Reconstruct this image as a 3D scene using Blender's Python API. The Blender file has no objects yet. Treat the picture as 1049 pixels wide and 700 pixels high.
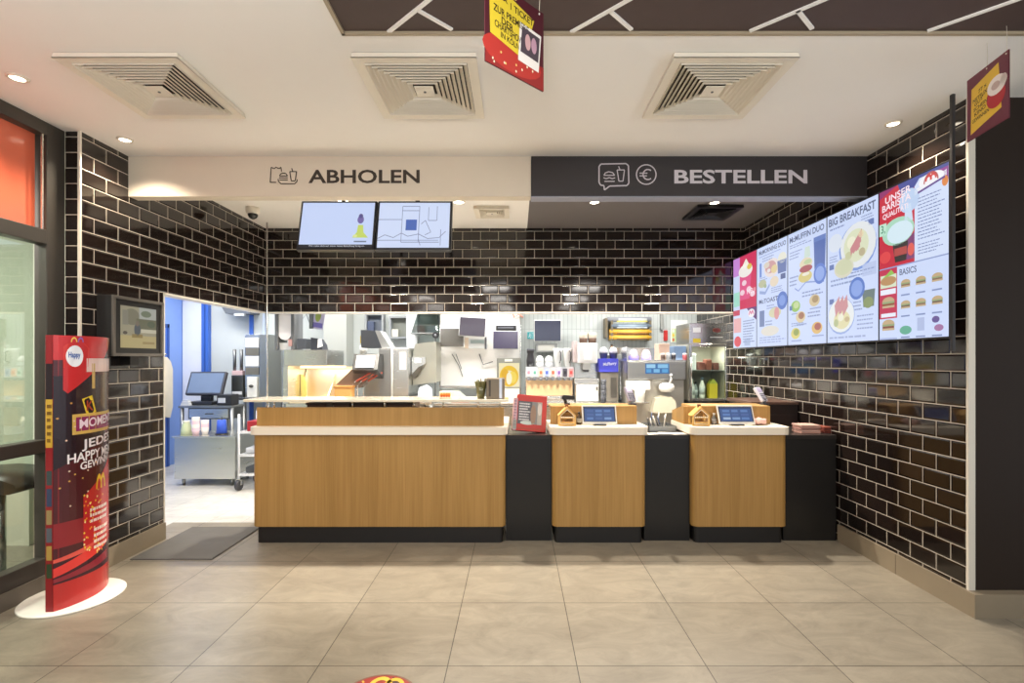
import bpy, bmesh, math, random
from mathutils import Vector, Matrix
random.seed(7)
scene = bpy.context.scene
COL = scene.collection
PI = math.pi
F, VX, HY, H = 510.0, 529.0, 369.0, 1.42          # focal length in pixels, vanishing point, eye height
def XW(px, Y): return (px - VX) * Y / F
def ZW(py, Y): return H - (py - HY) * Y / F

# ------------------------------------------------------------------ materials
def lin(c):
    c = c.lstrip('#')
    v = [int(c[i:i + 2], 16) / 255 for i in (0, 2, 4)]
    return tuple((x / 12.92 if x <= .04045 else ((x + .055) / 1.055) ** 2.4) for x in v) + (1.0,)
MATS = {}
def newmat(name):
    m = bpy.data.materials.new(name); m.use_nodes = True
    nt = m.node_tree
    return m, nt, nt.nodes['Principled BSDF']
def N(nt, t, **kw):
    n = nt.nodes.new(t)
    for k, v in kw.items():
        if k in n.inputs: n.inputs[k].default_value = v
        else: setattr(n, k, v)
    return n
def mat(hexc, rough=.5, metal=0., var=.06, scale=9., coat=0., spec=.5):
    key = ('s', hexc, rough, metal, var, coat, spec)
    if key in MATS: return MATS[key]
    m, nt, p = newmat('surface_' + hexc.lstrip('#'))
    tc = N(nt, 'ShaderNodeTexCoord')
    no = N(nt, 'ShaderNodeTexNoise', Scale=scale, Detail=3.)
    nt.links.new(tc.outputs['Object'], no.inputs['Vector'])
    mr = N(nt, 'ShaderNodeMapRange'); mr.inputs['To Min'].default_value = 1 - var; mr.inputs['To Max'].default_value = 1 + var
    nt.links.new(no.outputs['Fac'], mr.inputs['Value'])
    hs = N(nt, 'ShaderNodeHueSaturation'); hs.inputs['Color'].default_value = lin(hexc)
    nt.links.new(mr.outputs['Result'], hs.inputs['Value'])
    nt.links.new(hs.outputs['Color'], p.inputs['Base Color'])
    p.inputs['Roughness'].default_value = rough; p.inputs['Metallic'].default_value = metal
    p.inputs['Coat Weight'].default_value = coat; p.inputs['Specular IOR Level'].default_value = spec
    MATS[key] = m
    return m
def steel(hexc='#d2d2ce', rough=.26):
    key = ('st', hexc, rough)
    if key in MATS: return MATS[key]
    m, nt, p = newmat('brushed_steel')
    tc = N(nt, 'ShaderNodeTexCoord'); mp = N(nt, 'ShaderNodeMapping'); mp.inputs['Scale'].default_value = (2, 2, 30)
    no = N(nt, 'ShaderNodeTexNoise', Scale=2., Detail=4.)
    nt.links.new(tc.outputs['Object'], mp.inputs['Vector']); nt.links.new(mp.outputs['Vector'], no.inputs['Vector'])
    mr = N(nt, 'ShaderNodeMapRange'); mr.inputs['To Min'].default_value = rough - .02; mr.inputs['To Max'].default_value = rough + .03
    nt.links.new(no.outputs['Fac'], mr.inputs['Value']); nt.links.new(mr.outputs['Result'], p.inputs['Roughness'])
    p.inputs['Base Color'].default_value = lin(hexc); p.inputs['Metallic'].default_value = .95
    MATS[key] = m
    return m
def emit(hexc, strength=1.0, rough=.4):
    key = ('e', hexc, strength)
    if key in MATS: return MATS[key]
    m, nt, p = newmat('lit_' + hexc.lstrip('#'))
    p.inputs['Base Color'].default_value = (.01, .01, .01, 1); p.inputs['Roughness'].default_value = rough
    p.inputs['Emission Color'].default_value = lin(hexc); p.inputs['Emission Strength'].default_value = strength
    MATS[key] = m
    return m
def glassy(hexc='#ffffff', refl=.12, tint=1.0):
    key = ('g', hexc, refl)
    if key in MATS: return MATS[key]
    m, nt, p = newmat('clear_glass')
    nt.nodes.remove(p)
    out = nt.nodes['Material Output']
    tr = N(nt, 'ShaderNodeBsdfTransparent'); tr.inputs['Color'].default_value = lin(hexc)
    gl = N(nt, 'ShaderNodeBsdfGlossy'); gl.inputs['Roughness'].default_value = .01
    lwf = N(nt, 'ShaderNodeLayerWeight', Blend=.5); pw = N(nt, 'ShaderNodeMath', operation='POWER'); pw.inputs[1].default_value = 3.; nt.links.new(lwf.outputs['Facing'], pw.inputs[0])
    lw = N(nt, 'ShaderNodeMath', operation='MULTIPLY'); lw.inputs[1].default_value = .7; nt.links.new(pw.outputs[0], lw.inputs[0])
    ma = N(nt, 'ShaderNodeMath', operation='ADD'); ma.inputs[1].default_value = refl
    nt.links.new(lw.outputs[0], ma.inputs[0])
    mx = N(nt, 'ShaderNodeMixShader')
    nt.links.new(ma.outputs[0], mx.inputs[0]); nt.links.new(tr.outputs[0], mx.inputs[1]); nt.links.new(gl.outputs[0], mx.inputs[2])
    nt.links.new(mx.outputs[0], out.inputs['Surface'])
    MATS[key] = m
    return m
def wallcoords(nt, zoff=.055, yoff=0.):
    """world position unfolded onto the wall it belongs to (metres)"""
    g = N(nt, 'ShaderNodeNewGeometry')
    sp = N(nt, 'ShaderNodeSeparateXYZ'); nt.links.new(g.outputs['Position'], sp.inputs[0])
    sn = N(nt, 'ShaderNodeSeparateXYZ'); nt.links.new(g.outputs['True Normal'], sn.inputs[0])
    ab = N(nt, 'ShaderNodeMath', operation='ABSOLUTE'); nt.links.new(sn.outputs['X'], ab.inputs[0])
    gt = N(nt, 'ShaderNodeMath', operation='GREATER_THAN'); gt.inputs[1].default_value = .5
    nt.links.new(ab.outputs[0], gt.inputs[0])
    mx = N(nt, 'ShaderNodeMix', data_type='FLOAT')
    nt.links.new(gt.outputs[0], mx.inputs[0]); nt.links.new(sp.outputs['X'], mx.inputs[2])
    ay = N(nt, 'ShaderNodeMath', operation='ADD'); ay.inputs[1].default_value = yoff
    nt.links.new(sp.outputs['Y'], ay.inputs[0]); nt.links.new(ay.outputs[0], mx.inputs[3])
    az = N(nt, 'ShaderNodeMath', operation='SUBTRACT'); az.inputs[1].default_value = zoff
    nt.links.new(sp.outputs['Z'], az.inputs[0])
    cb = N(nt, 'ShaderNodeCombineXYZ')
    nt.links.new(mx.outputs[0], cb.inputs[0]); nt.links.new(az.outputs[0], cb.inputs[1])
    return cb
def brick(nt, vec, bw, rh, mortar, smooth, offset=.5, c1=(0, 0, 0, 1), c2=None, cm=(1, 1, 1, 1)):
    b = N(nt, 'ShaderNodeTexBrick', offset=offset, offset_frequency=2, squash=1.0)
    b.inputs['Scale'].default_value = 1.0
    b.inputs['Brick Width'].default_value = bw; b.inputs['Row Height'].default_value = rh
    b.inputs['Mortar Size'].default_value = mortar; b.inputs['Mortar Smooth'].default_value = smooth
    b.inputs['Color1'].default_value = c1; b.inputs['Color2'].default_value = c2 or c1; b.inputs['Mortar'].default_value = cm
    nt.links.new(vec.outputs[0], b.inputs['Vector'])
    return b
def tile_wall():
    m, nt, p = newmat('black_metro_tile')
    v = wallcoords(nt)
    b = brick(nt, v, .2, .1, .0026, 0.0, .5, lin('#17110e'), lin('#221915'), lin('#b3aa9c'))
    bev = brick(nt, v, .2, .1, .013, .8, .5)
    nt.links.new(b.outputs['Color'], p.inputs['Base Color'])
    mr = N(nt, 'ShaderNodeMapRange'); mr.inputs['To Min'].default_value = .07; mr.inputs['To Max'].default_value = .7
    nt.links.new(b.outputs['Fac'], mr.inputs['Value']); nt.links.new(mr.outputs['Result'], p.inputs['Roughness'])
    # slight waviness of each glazed tile
    no = N(nt, 'ShaderNodeTexNoise', Scale=4., Detail=1.); nt.links.new(v.outputs[0], no.inputs['Vector'])
    inv = N(nt, 'ShaderNodeMath', operation='MULTIPLY_ADD'); inv.inputs[1].default_value = -1.; inv.inputs[2].default_value = 1.
    nt.links.new(bev.outputs['Fac'], inv.inputs[0])
    ad = N(nt, 'ShaderNodeMath', operation='MULTIPLY_ADD'); ad.inputs[1].default_value = .35
    nt.links.new(no.outputs['Fac'], ad.inputs[0]); nt.links.new(inv.outputs[0], ad.inputs[2])
    bp = N(nt, 'ShaderNodeBump', Strength=.55, Distance=.005)
    nt.links.new(ad.outputs[0], bp.inputs['Height']); nt.links.new(bp.outputs[0], p.inputs['Normal'])
    p.inputs['Specular IOR Level'].default_value = .72
    return m
def floor_tile(c1, c2, cm, size, ox, oy, rough, mortar=.0022):
    m, nt, p = newmat('stone_floor_tile')
    g = N(nt, 'ShaderNodeNewGeometry'); mp = N(nt, 'ShaderNodeMapping'); mp.inputs['Location'].default_value = (-ox, -oy, 0)
    nt.links.new(g.outputs['Position'], mp.inputs['Vector'])
    b = brick(nt, mp, size, size, mortar, 0., 0., lin(c1), lin(c2), lin(cm))
    n1 = N(nt, 'ShaderNodeTexNoise', Scale=4.2, Detail=9., Roughness=.74); n1.inputs['Distortion'].default_value = .9
    mp2 = N(nt, 'ShaderNodeMapping'); mp2.inputs['Scale'].default_value = (.8, 1.6, 1)
    nt.links.new(g.outputs['Position'], mp2.inputs['Vector']); nt.links.new(mp2.outputs['Vector'], n1.inputs['Vector'])
    mr = N(nt, 'ShaderNodeMapRange'); mr.inputs['From Min'].default_value = .3; mr.inputs['From Max'].default_value = .75
    mr.inputs['To Min'].default_value = .68; mr.inputs['To Max'].default_value = 1.16
    nt.links.new(n1.outputs['Fac'], mr.inputs['Value'])
    hs = N(nt, 'ShaderNodeHueSaturation'); nt.links.new(b.outputs['Color'], hs.inputs['Color']); nt.links.new(mr.outputs['Result'], hs.inputs['Value'])
    nt.links.new(hs.outputs['Color'], p.inputs['Base Color'])
    p.inputs['Roughness'].default_value = rough
    bp = N(nt, 'ShaderNodeBump', Strength=.15, Distance=.002); nt.links.new(n1.outputs['Fac'], bp.inputs['Height']); nt.links.new(bp.outputs[0], p.inputs['Normal'])
    return m
def wood(c1='#b48c50', c2='#977139', rough=.42):
    key = ('w', c1)
    if key in MATS: return MATS[key]
    m, nt, p = newmat('oak_veneer')
    tc = N(nt, 'ShaderNodeTexCoord'); mp = N(nt, 'ShaderNodeMapping'); mp.inputs['Scale'].default_value = (70, 70, 1.6)
    nt.links.new(tc.outputs['Object'], mp.inputs['Vector'])
    n1 = N(nt, 'ShaderNodeTexNoise', Scale=1., Detail=4., Roughness=.6); nt.links.new(mp.outputs[0], n1.inputs['Vector'])
    mp2 = N(nt, 'ShaderNodeMapping'); mp2.inputs['Scale'].default_value = (7, 7, .25)
    nt.links.new(tc.outputs['Object'], mp2.inputs['Vector'])
    n2 = N(nt, 'ShaderNodeTexNoise', Scale=1., Detail=2.); nt.links.new(mp2.outputs[0], n2.inputs['Vector'])
    ad = N(nt, 'ShaderNodeMath', operation='MULTIPLY_ADD'); ad.inputs[1].default_value = .55
    nt.links.new(n1.outputs['Fac'], ad.inputs[0])
    ml = N(nt, 'ShaderNodeMath', operation='MULTIPLY'); ml.inputs[1].default_value = .45; nt.links.new(n2.outputs['Fac'], ml.inputs[0])
    nt.links.new(ml.outputs[0], ad.inputs[2])
    cr = N(nt, 'ShaderNodeValToRGB'); cr.color_ramp.elements[0].position = .3; cr.color_ramp.elements[1].position = .68
    cr.color_ramp.elements[0].color = lin(c2); cr.color_ramp.elements[1].color = lin(c1)
    nt.links.new(ad.outputs[0], cr.inputs[0]); nt.links.new(cr.outputs[0], p.inputs['Base Color'])
    p.inputs['Roughness'].default_value = rough
    MATS[key] = m
    return m

# ------------------------------------------------------------------ mesh builder
class MB:
    def __init__(s): s.bm = bmesh.new(); s.mats = []
    def mi(s, m):
        if m not in s.mats: s.mats.append(m)
        return s.mats.index(m)
    def _absorb(s, b, m, M=None, smooth=False):
        i = s.mi(m); mp = {}
        for v in b.verts: mp[v] = s.bm.verts.new(M @ v.co if M else v.co)
        for f in b.faces:
            try: g = s.bm.faces.new([mp[v] for v in f.verts])
            except ValueError: continue
            g.material_index = i; g.smooth = smooth and f.smooth
        b.free()
        return s
    def box(s, x0, y0, z0, x1, y1, z1, m, bev=0., seg=2, M=None):
        b = bmesh.new(); bmesh.ops.create_cube(b, size=1)
        for v in b.verts: v.co = Vector(((x0 + x1) / 2 + v.co.x * (x1 - x0), (y0 + y1) / 2 + v.co.y * (y1 - y0), (z0 + z1) / 2 + v.co.z * (z1 - z0)))
        if bev > 0:
            bev = min(bev, .45 * min(abs(x1 - x0), abs(y1 - y0), abs(z1 - z0)))
            bmesh.ops.bevel(b, geom=b.edges[:], offset=bev, segments=seg, affect='EDGES', profile=.6)
        return s._absorb(b, m, M)
    def prism(s, pts, axis, a, b_, m, M=None, smooth=False):
        """polygon pts extruded along axis from a to b. axis x: pts=(y,z); y: (x,z); z: (x,y)"""
        def P(p, t): return Vector({'x': (t, p[0], p[1]), 'y': (p[0], t, p[1]), 'z': (p[0], p[1], t)}[axis])
        b = bmesh.new(); A = [b.verts.new(P(p, a)) for p in pts]; B = [b.verts.new(P(p, b_)) for p in pts]
        n = len(pts)
        for i in range(n):
            f = b.faces.new((A[i], A[(i + 1) % n], B[(i + 1) % n], B[i])); f.smooth = smooth
        b.faces.new(A[::-1]); b.faces.new(B)
        bmesh.ops.recalc_face_normals(b, faces=b.faces[:])
        return s._absorb(b, m, M, smooth)
    def lathe(s, prof, m, M=None, seg=24, smooth=True):
        """prof = [(r,z)...] about z"""
        b = bmesh.new(); rings = []
        for r, z in prof:
            if r < 1e-6: rings.append([b.verts.new((0, 0, z))])
            else: rings.append([b.verts.new((r * math.cos(2 * PI * k / seg), r * math.sin(2 * PI * k / seg), z)) for k in range(seg)])
        for A, B in zip(rings, rings[1:]):
            for k in range(seg):
                k2 = (k + 1) % seg
                vs = [A[k % len(A)], A[k2 % len(A)], B[k2 % len(B)], B[k % len(B)]]
                u = []
                for v in vs:
                    if v not in u: u.append(v)
                if len(u) > 2:
                    f = b.faces.new(u); f.smooth = smooth
        for R, fl in ((rings[0], True), (rings[-1], False)):
            if len(R) > 1: b.faces.new(R[::-1] if fl else R)
        bmesh.ops.recalc_face_normals(b, faces=b.faces[:])
        return s._absorb(b, m, M, smooth)
    def cyl(s, p0, p1, r, m, r1=None, seg=16):
        p0 = Vector(p0); p1 = Vector(p1); d = p1 - p0
        M = Matrix.Translation(p0) @ d.to_track_quat('Z', 'Y').to_matrix().to_4x4()
        return s.lathe([(r, 0), (r if r1 is None else r1, d.length)], m, M, seg)
    def cup(s, x, y, z, r0, r1, h, m, seg=16):
        return s.lathe([(r0, 0), (r1, h), (r1 - .003, h), (r0 - .003, .004)], m, Matrix.Translation((x, y, z)), seg)
    def ball(s, x, y, z, rx, ry, rz, m, seg=12):
        b = bmesh.new(); bmesh.ops.create_uvsphere(b, u_segments=seg * 2, v_segments=seg, radius=1)
        for f in b.faces: f.smooth = True
        return s._absorb(b, m, Matrix.Translation((x, y, z)) @ Matrix.Diagonal((rx, ry, rz, 1)), True)
    def tube(s, pts, r, m, seg=8):
        pts = [Vector(p) for p in pts]; b = bmesh.new(); rings = []
        up = Vector((0, 0, 1))
        for i, p in enumerate(pts):
            t = (pts[min(i + 1, len(pts) - 1)] - pts[max(i - 1, 0)]).normalized()
            a = t.cross(up) if abs(t.z) < .95 else t.cross(Vector((1, 0, 0)))
            a.normalize(); c = t.cross(a)
            rings.append([b.verts.new(p + (a * math.cos(2 * PI * k / seg) + c * math.sin(2 * PI * k / seg)) * r) for k in range(seg)])
        for A, B in zip(rings, rings[1:]):
            for k in range(seg):
                f = b.faces.new((A[k], A[(k + 1) % seg], B[(k + 1) % seg], B[k])); f.smooth = True
        b.faces.new(rings[0][::-1]); b.faces.new(rings[-1])
        bmesh.ops.recalc_face_normals(b, faces=b.faces[:])
        return s._absorb(b, m, None, True)
    def build(s, name, parent=None, kind=None):
        me = bpy.data.meshes.new(name)
        loc = ROOTLOC.get(parent.name, Vector()) if parent else Vector()
        if parent:
            for v in s.bm.verts: v.co -= loc
        s.bm.to_mesh(me); s.bm.free()
        for m in s.mats: me.materials.append(m)
        o = bpy.data.objects.new(name, me); COL.objects.link(o)
        if parent:
            o.parent = parent; ROOTLOC[o.name] = loc
        if kind: o['kind'] = kind
        return o
ROOTLOC = {}
def thing(name, label, cat, loc=(0, 0, 0), group=None):
    o = bpy.data.objects.new(name, None); COL.objects.link(o)
    o.location = loc; o.empty_display_size = .05
    o['label'] = label; o['category'] = cat
    if group: o['group'] = group
    ROOTLOC[o.name] = Vector(loc)
    return o
def solo(mb, name, label, cat, group=None, org=None):
    """a thing that is one mesh; origin at org"""
    org = Vector(org) if org else Vector()
    for v in mb.bm.verts: v.co -= org
    o = mb.build(name); o.location = org
    o['label'] = label; o['category'] = cat
    if group: o['group'] = group
    ROOTLOC[o.name] = org
    return o
def copy_tree(o, parent=None):
    c = o.copy(); COL.objects.link(c)
    if parent: c.parent = parent
    for ch in list(o.children): copy_tree(ch, c)
    return c
def dup(o, loc, label, group=None):
    c = copy_tree(o); c.location = loc; c['label'] = label
    if group: c['group'] = group
    return c
def struct(mb, name, parent=None): return mb.build(name, parent, 'structure')

# ------------------------------------------------------------------ flat graphics: shapes and lettering laid on a surface
TXT = {}
def text_polys(body, bold):
    key = (body, bold)
    if key not in TXT:
        cu = bpy.data.curves.new('t', 'FONT'); cu.body = body; cu.size = 1; cu.resolution_u = 3
        cu.offset = bold; cu.fill_mode = 'FRONT'
        o = bpy.data.objects.new('t', cu); COL.objects.link(o)
        bpy.context.view_layer.update()
        dg = bpy.context.evaluated_depsgraph_get()
        me = bpy.data.meshes.new_from_object(o.evaluated_get(dg))
        vs = [(v.co.x, v.co.y) for v in me.vertices]; fs = [tuple(p.vertices) for p in me.polygons]
        bpy.data.objects.remove(o); bpy.data.curves.remove(cu); bpy.data.meshes.remove(me)
        xs = [v[0] for v in vs]; ys = [v[1] for v in vs]
        x0, x1, y0, y1 = min(xs), max(xs), min(ys), max(ys)
        TXT[key] = ([((x - x0) / (x1 - x0), (y - y0) / (y1 - y0)) for x, y in vs], fs)
    return TXT[key]
class Canvas:
    """mapf(u, v, lift) -> 3D point; mk(hex) -> material"""
    def __init__(s, mapf, mk, step=.0005): s.mb = MB(); s.f = mapf; s.mk = mk; s.step = step
    def poly(s, pts, c, L=1):
        try: f = s.mb.bm.faces.new([s.mb.bm.verts.new(s.f(u, v, L * s.step)) for u, v in pts])
        except ValueError: return s
        f.material_index = s.mb.mi(s.mk(c)); return s
    def rect(s, u0, v0, u1, v1, c, L=1, n=1):
        for i in range(n):
            a = u0 + (u1 - u0) * i / n; b = u0 + (u1 - u0) * (i + 1) / n
            s.poly([(a, v0), (b, v0), (b, v1), (a, v1)], c, L)
        return s
    def frame(s, u0, v0, u1, v1, t, c, L=1, tv=None):
        tv = tv or t
        s.rect(u0, v0, u1, v0 + tv, c, L); s.rect(u0, v1 - tv, u1, v1, c, L)
        s.rect(u0, v0 + tv, u0 + t, v1 - tv, c, L); s.rect(u1 - t, v0 + tv, u1, v1 - tv, c, L); return s
    def ell(s, u, v, ru, rv, c, L=1, n=20, a0=0., a1=2 * PI):
        s.poly([(u + ru * math.cos(a0 + (a1 - a0) * k / n), v + rv * math.sin(a0 + (a1 - a0) * k / n)) for k in range(n if a1 - a0 > 6.28 else n + 1)], c, L); return s
    def ring(s, u, v, ru, rv, tu, tv, c, L=1, n=28, a0=0., a1=2 * PI):
        for k in range(n):
            a = a0 + (a1 - a0) * k / n; b = a0 + (a1 - a0) * (k + 1) / n
            s.poly([(u + ru * math.cos(a), v + rv * math.sin(a)), (u + ru * math.cos(b), v + rv * math.sin(b)),
                    (u + (ru - tu) * math.cos(b), v + (rv - tv) * math.sin(b)), (u + (ru - tu) * math.cos(a), v + (rv - tv) * math.sin(a))], c, L)
        return s
    def line(s, pts, w, c, L=1, asp=1.):
        for (a, b), (d, e) in zip(pts, pts[1:]):
            du, dv = d - a, (e - b) * asp; l = math.hypot(du, dv) or 1
            nu, nv = -dv / l * w / 2, du / l * w / 2 / asp
            s.poly([(a + nu, b + nv), (d + nu, e + nv), (d - nu, e - nv), (a - nu, b - nv)], c, L)
        return s
    def text(s, body, u0, v0, u1, v1, c, L=2, bold=0., shear=0.):
        vs, fs = text_polys(body, bold)
        i = s.mb.mi(s.mk(c))
        pts = [s.mb.bm.verts.new(s.f(u0 + x * (u1 - u0), v0 + y * (v1 - v0) + shear * x, L * s.step)) for x, y in vs]
        for f in fs:
            try: g = s.mb.bm.faces.new([pts[k] for k in f]); g.material_index = i
            except ValueError: pass
        return s
    def scrib(s, u0, v0, u1, v1, rows, c, L=2, fill=.5, seed=1, gap=.0):
        """rows of fine illegible print, as short dashes"""
        r = random.Random(seed); h = (v1 - v0) / rows
        for k in range(rows):
            u = u0; y = v1 - (k + 1) * h + h * .25
            e = u1 - (u1 - u0) * r.random() * .3
            while u < e:
                w = (u1 - u0) * (.06 + .1 * r.random()); s.rect(u, y, min(u + w, e), y + h * fill, c, L); u += w + (u1 - u0) * (.025 + gap)
        return s
    def build(s, name, parent):
        bmesh.ops.recalc_face_normals(s.mb.bm, faces=s.mb.bm.faces[:])
        return s.mb.build(name, parent)
def plane_map(o, U, V, Nn):
    o, U, V, Nn = Vector(o), Vector(U), Vector(V), Vector(Nn).normalized()
    return lambda u, v, d: o + U * u + V * v + Nn * d
# ================================================================== ROOM
XL, XR, YB, ZC = -2.8, 2.53, 5.55, 2.89
LINT = 1.955
TILE = tile_wall()
WHITE = mat('#f3f1ed', .75, var=.01); WHITE2 = mat('#f1eee8', .7, var=.02)
DARK = mat('#2b2828', .5, var=.05); BLACK = mat('#141212', .42, var=.08); BLACKG = mat('#0e0d0d', .18, var=.05)
FRAME = mat('#4a4640', .4, metal=.4, var=.04)
OAK = wood(); SLAB = mat('#ece2d0', .35, var=.02)
ST = steel(); ST2 = steel('#9fa09e', .38); STD = steel('#6d6e6e', .4); KWHITE = mat('#eef0f0', .5, var=.02)
BASEB = mat('#8a7d68', .5, var=.12, scale=5)
FLOOR = floor_tile('#938a7a', '#8b8272', '#403a31', .6, -.319, 2.91, .34)
KFLOOR = floor_tile('#d6d2ca', '#cfcbc4', '#a9a59e', .3, 0, 0, .3)

m = MB(); m.box(-6.5, -6, -.1, 5, 3.9, 0, FLOOR); m.box(XL - .2, 3.9, -.1, XR + .3, 4.35, 0, FLOOR); struct(m, 'floor')
m = MB(); m.box(-4.8, 3.9, -.1, XL - .2, 7.2, 0, KFLOOR); m.box(XL - .2, 4.35, -.1, XR + .3, 7.2, 0, KFLOOR); struct(m, 'floor_kitchen')

# ceiling: white field, brown panelled field nearer the dining room, dark field over the order counter
XB = -.777
m = MB()
m.box(-6.5, -6, ZC, XB, 3.66, ZC + .1, WHITE); m.box(XB, 2.24, ZC, 5, 3.66, ZC + .1, WHITE)
m.box(-3.1, 3.66, ZC, .12, YB, ZC + .1, WHITE2); m.box(-6.5, 3.66, ZC, -3.1, 3.95, ZC + .1, WHITE)
struct(m, 'ceiling')
m = MB(); m.box(.12, 3.66, ZC, XR + .2, YB, ZC + .1, mat('#6a6564', .6, var=.03)); struct(m, 'ceiling_over_order_counter')
BROWN = mat('#4b3c39', .6, var=.1, scale=14)
m = MB(); m.box(XB, -6, ZC + .006, 5, 2.24, ZC + .1, BROWN); struct(m, 'ceiling_brown_field')
m = MB(); t = mat('#a89a82', .45, var=.03)
m.box(XB - .01, -6, ZC - .006, XB + .006, 2.246, ZC + .006, t); m.box(XB - .01, 2.232, ZC - .006, 5, 2.248, ZC + .006, t)
struct(m, 'trim_1')
# pale joint strips laid in a herringbone over the brown field
def cpt(px, py): Y = (ZC - H) * F / (HY - py); return (XW(px, Y), Y)
k = 2
for (a, b) in (((398, 33.5), (440, 0)), ((428, 11), (463, 31)), ((585, 33.5), (645, 0)), ((625, 12), (647, 31)), ((768, 32.5), (843, 1)),
               ((817, 11), (832, 30)), ((950, 32.5), (1049, -2))):
    p, q = Vector(cpt(*a)).to_3d(), Vector(cpt(*b)).to_3d()
    d = (q - p)
    if abs(b[1] - a[1]) > 28 and b[1] < 5: q = p + d * 1.6; d = q - p          # long strips run on towards the dining room
    n = Vector((-d.y, d.x, 0)).normalized() * .0085
    m = MB(); z0, z1 = ZC - .001, ZC + .006
    m.prism([(v.x, v.y) for v in (p + n, q + n, q - n, p - n)], 'z', z0, z1, mat('#f4f2ee', .4, var=.02))
    struct(m, 'trim_%d' % k); k += 1

# walls
m = MB()
m.prism([(3.2, 0), (3.956, 0), (3.956, LINT), (YB, LINT), (YB, ZC), (3.2, ZC)], 'x', XL - .1, XL, TILE); struct(m, 'wall_left')
m = MB(); m.box(XL - .1, YB, LINT, XR, YB + .12, ZC, TILE); struct(m, 'wall_back')
m = MB(); m.box(XR, 2.795, 0, XR + .15, 7.1, ZC, TILE); struct(m, 'wall_right')
m = MB(); m.box(XR + .035, 2.785, .13, 5, 2.84, ZC, mat('#2a2019', .55, var=.06, spec=.2)); m.box(2.86, 2.783, .13, 2.864, 2.786, ZC, mat('#0c0b0b', .4)); struct(m, 'wall_front')
tr = mat('#d8d2c4', .35, var=.02)
m = MB(); m.box(XR - .003, 2.782, .13, XR + .035, 2.797, ZC, tr); struct(m, 'trim_20')                 # pale edge of the dark panel
m = MB(); m.box(XL - .012, 3.19, .13, XL + .003, 3.204, ZC, tr); struct(m, 'trim_21')
m = MB(); m.box(XL - .1, 3.948, 0, XL + .004, 3.962, LINT, mat('#cfc8ba', .4)); struct(m, 'trim_22')
m = MB(); m.box(XL - .1, 3.95, LINT - .014, XL + .004, YB, LINT, tr); struct(m, 'trim_23')
m = MB(); m.box(XL, YB - .004, LINT - .012, XR, YB + .12, LINT, tr); struct(m, 'trim_24')
# stone baseboards
m = MB(); m.box(XL, 3.2, 0, XL + .016, 3.956, .13, BASEB); m.box(XL - .1, 3.184, 0, XL + .016, 3.2, .13, BASEB); struct(m, 'baseboard_left')
m = MB(); m.box(XR - .016, 2.785, 0, XR, 3.9, .132, BASEB); m.box(XR - .016, 2.73, 0, 5, 2.785, .132, BASEB)
m.box(XR - .017, 3.3, 0, XR - .0155, 3.303, .132, mat('#5c5244', .6)); struct(m, 'baseboard_right')

# kitchen shell
KW = mat('#c9cecb', .45, var=.02)
def white_tile():
    mm, nt, p = newmat('white_kitchen_tile'); v = wallcoords(nt)
    b = brick(nt, v, .06, .3, .003, 0., 0., lin('#c9cecb'), lin('#c3c9c6'), lin('#a3aaa8'))
    nt.links.new(b.outputs['Color'], p.inputs['Base Color']); p.inputs['Roughness'].default_value = .35
    return mm
m = MB(); m.box(.05, 6.985, 0, XR, 7.0, 2.6, white_tile()); struct(m, 'wall_kitchen_tiled')
m = MB(); m.box(-4.8, 7.0, 0, XR, 7.1, 2.6, KW); struct(m, 'wall_kitchen_back')
BLUE = mat('#3f6bc4', .45, var=.05); BLUEL = mat('#7f9fe0', .5, var=.04); BLUED = mat('#2a4f9c', .45, var=.05)
m = MB(); m.box(-4.8, 3.9, 0, -4.67, 7.0, 2.6, BLUEL); struct(m, 'wall_kitchen_left')
m = MB(); m.box(-4.8, 3.85, 0, XL - .1, 3.9, ZC, mat('#bcc4b2', .6, var=.04)); struct(m, 'wall_kitchen_front')
m = MB(); m.box(-4.8, 3.9, 2.6, XL - .1, 7.1, 2.66, KWHITE); m.box(XL - .1, YB + .12, 2.6, XR, 7.1, 2.66, KWHITE); struct(m, 'ceiling_kitchen')
# white service door in a blue frame, blue corner posts
m = MB(); m.box(-4.66, 6.95, 0, -4.385, 6.98, 2.25, mat('#e3e6f2', .5, var=.02)); d = struct(m, 'door_1')
m = MB()
m.box(-4.385, 6.93, 0, -4.29, 7.0, 2.6, BLUE); m.box(-4.345, 6.925, 0, -4.33, 6.932, 2.6, BLUED); m.box(-4.67, 6.93, 2.25, -4.385, 7.0, 2.6, BLUEL); struct(m, 'trim_30')
m = MB(); m.box(XW(256.5, 7), 6.97, 0, XW(260, 7), 7.0, 2.6, BLUE); struct(m, 'trim_31')
m = MB(); m.box(XW(270, 7), 6.97, 0, XW(272.5, 7), 7.0, 2.6, mat('#b9c4d8', .5)); struct(m, 'trim_32')
# blue staff door in the corridor's side wall
m = MB(); m.box(-4.67, 6.3, 0, -4.645, 6.62, 1.85, BLUE, .004); d = struct(m, 'door_2')
m = MB(); m.box(-4.67, 6.28, 0, -4.64, 6.3, 1.9, BLUED); m.box(-4.67, 6.62, 0, -4.64, 6.66, 1.9, BLUED); m.box(-4.67, 6.28, 1.85, -4.64, 6.66, 1.9, BLUED); struct(m, 'trim_33')
# white kitchen column and the white service panel with its shelf
m = MB(); m.box(XW(333, 6.75), 6.7, 0, XW(356, 6.75), 7.0, 2.6, mat('#b9bbb4', .5, var=.02)); struct(m, 'pillar_kitchen')
m = MB(); m.box(XW(417, 6.9), 6.86, 0, XW(428, 6.9), 7.0, 2.6, KWHITE); struct(m, 'pillar_kitchen_slim')

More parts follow.
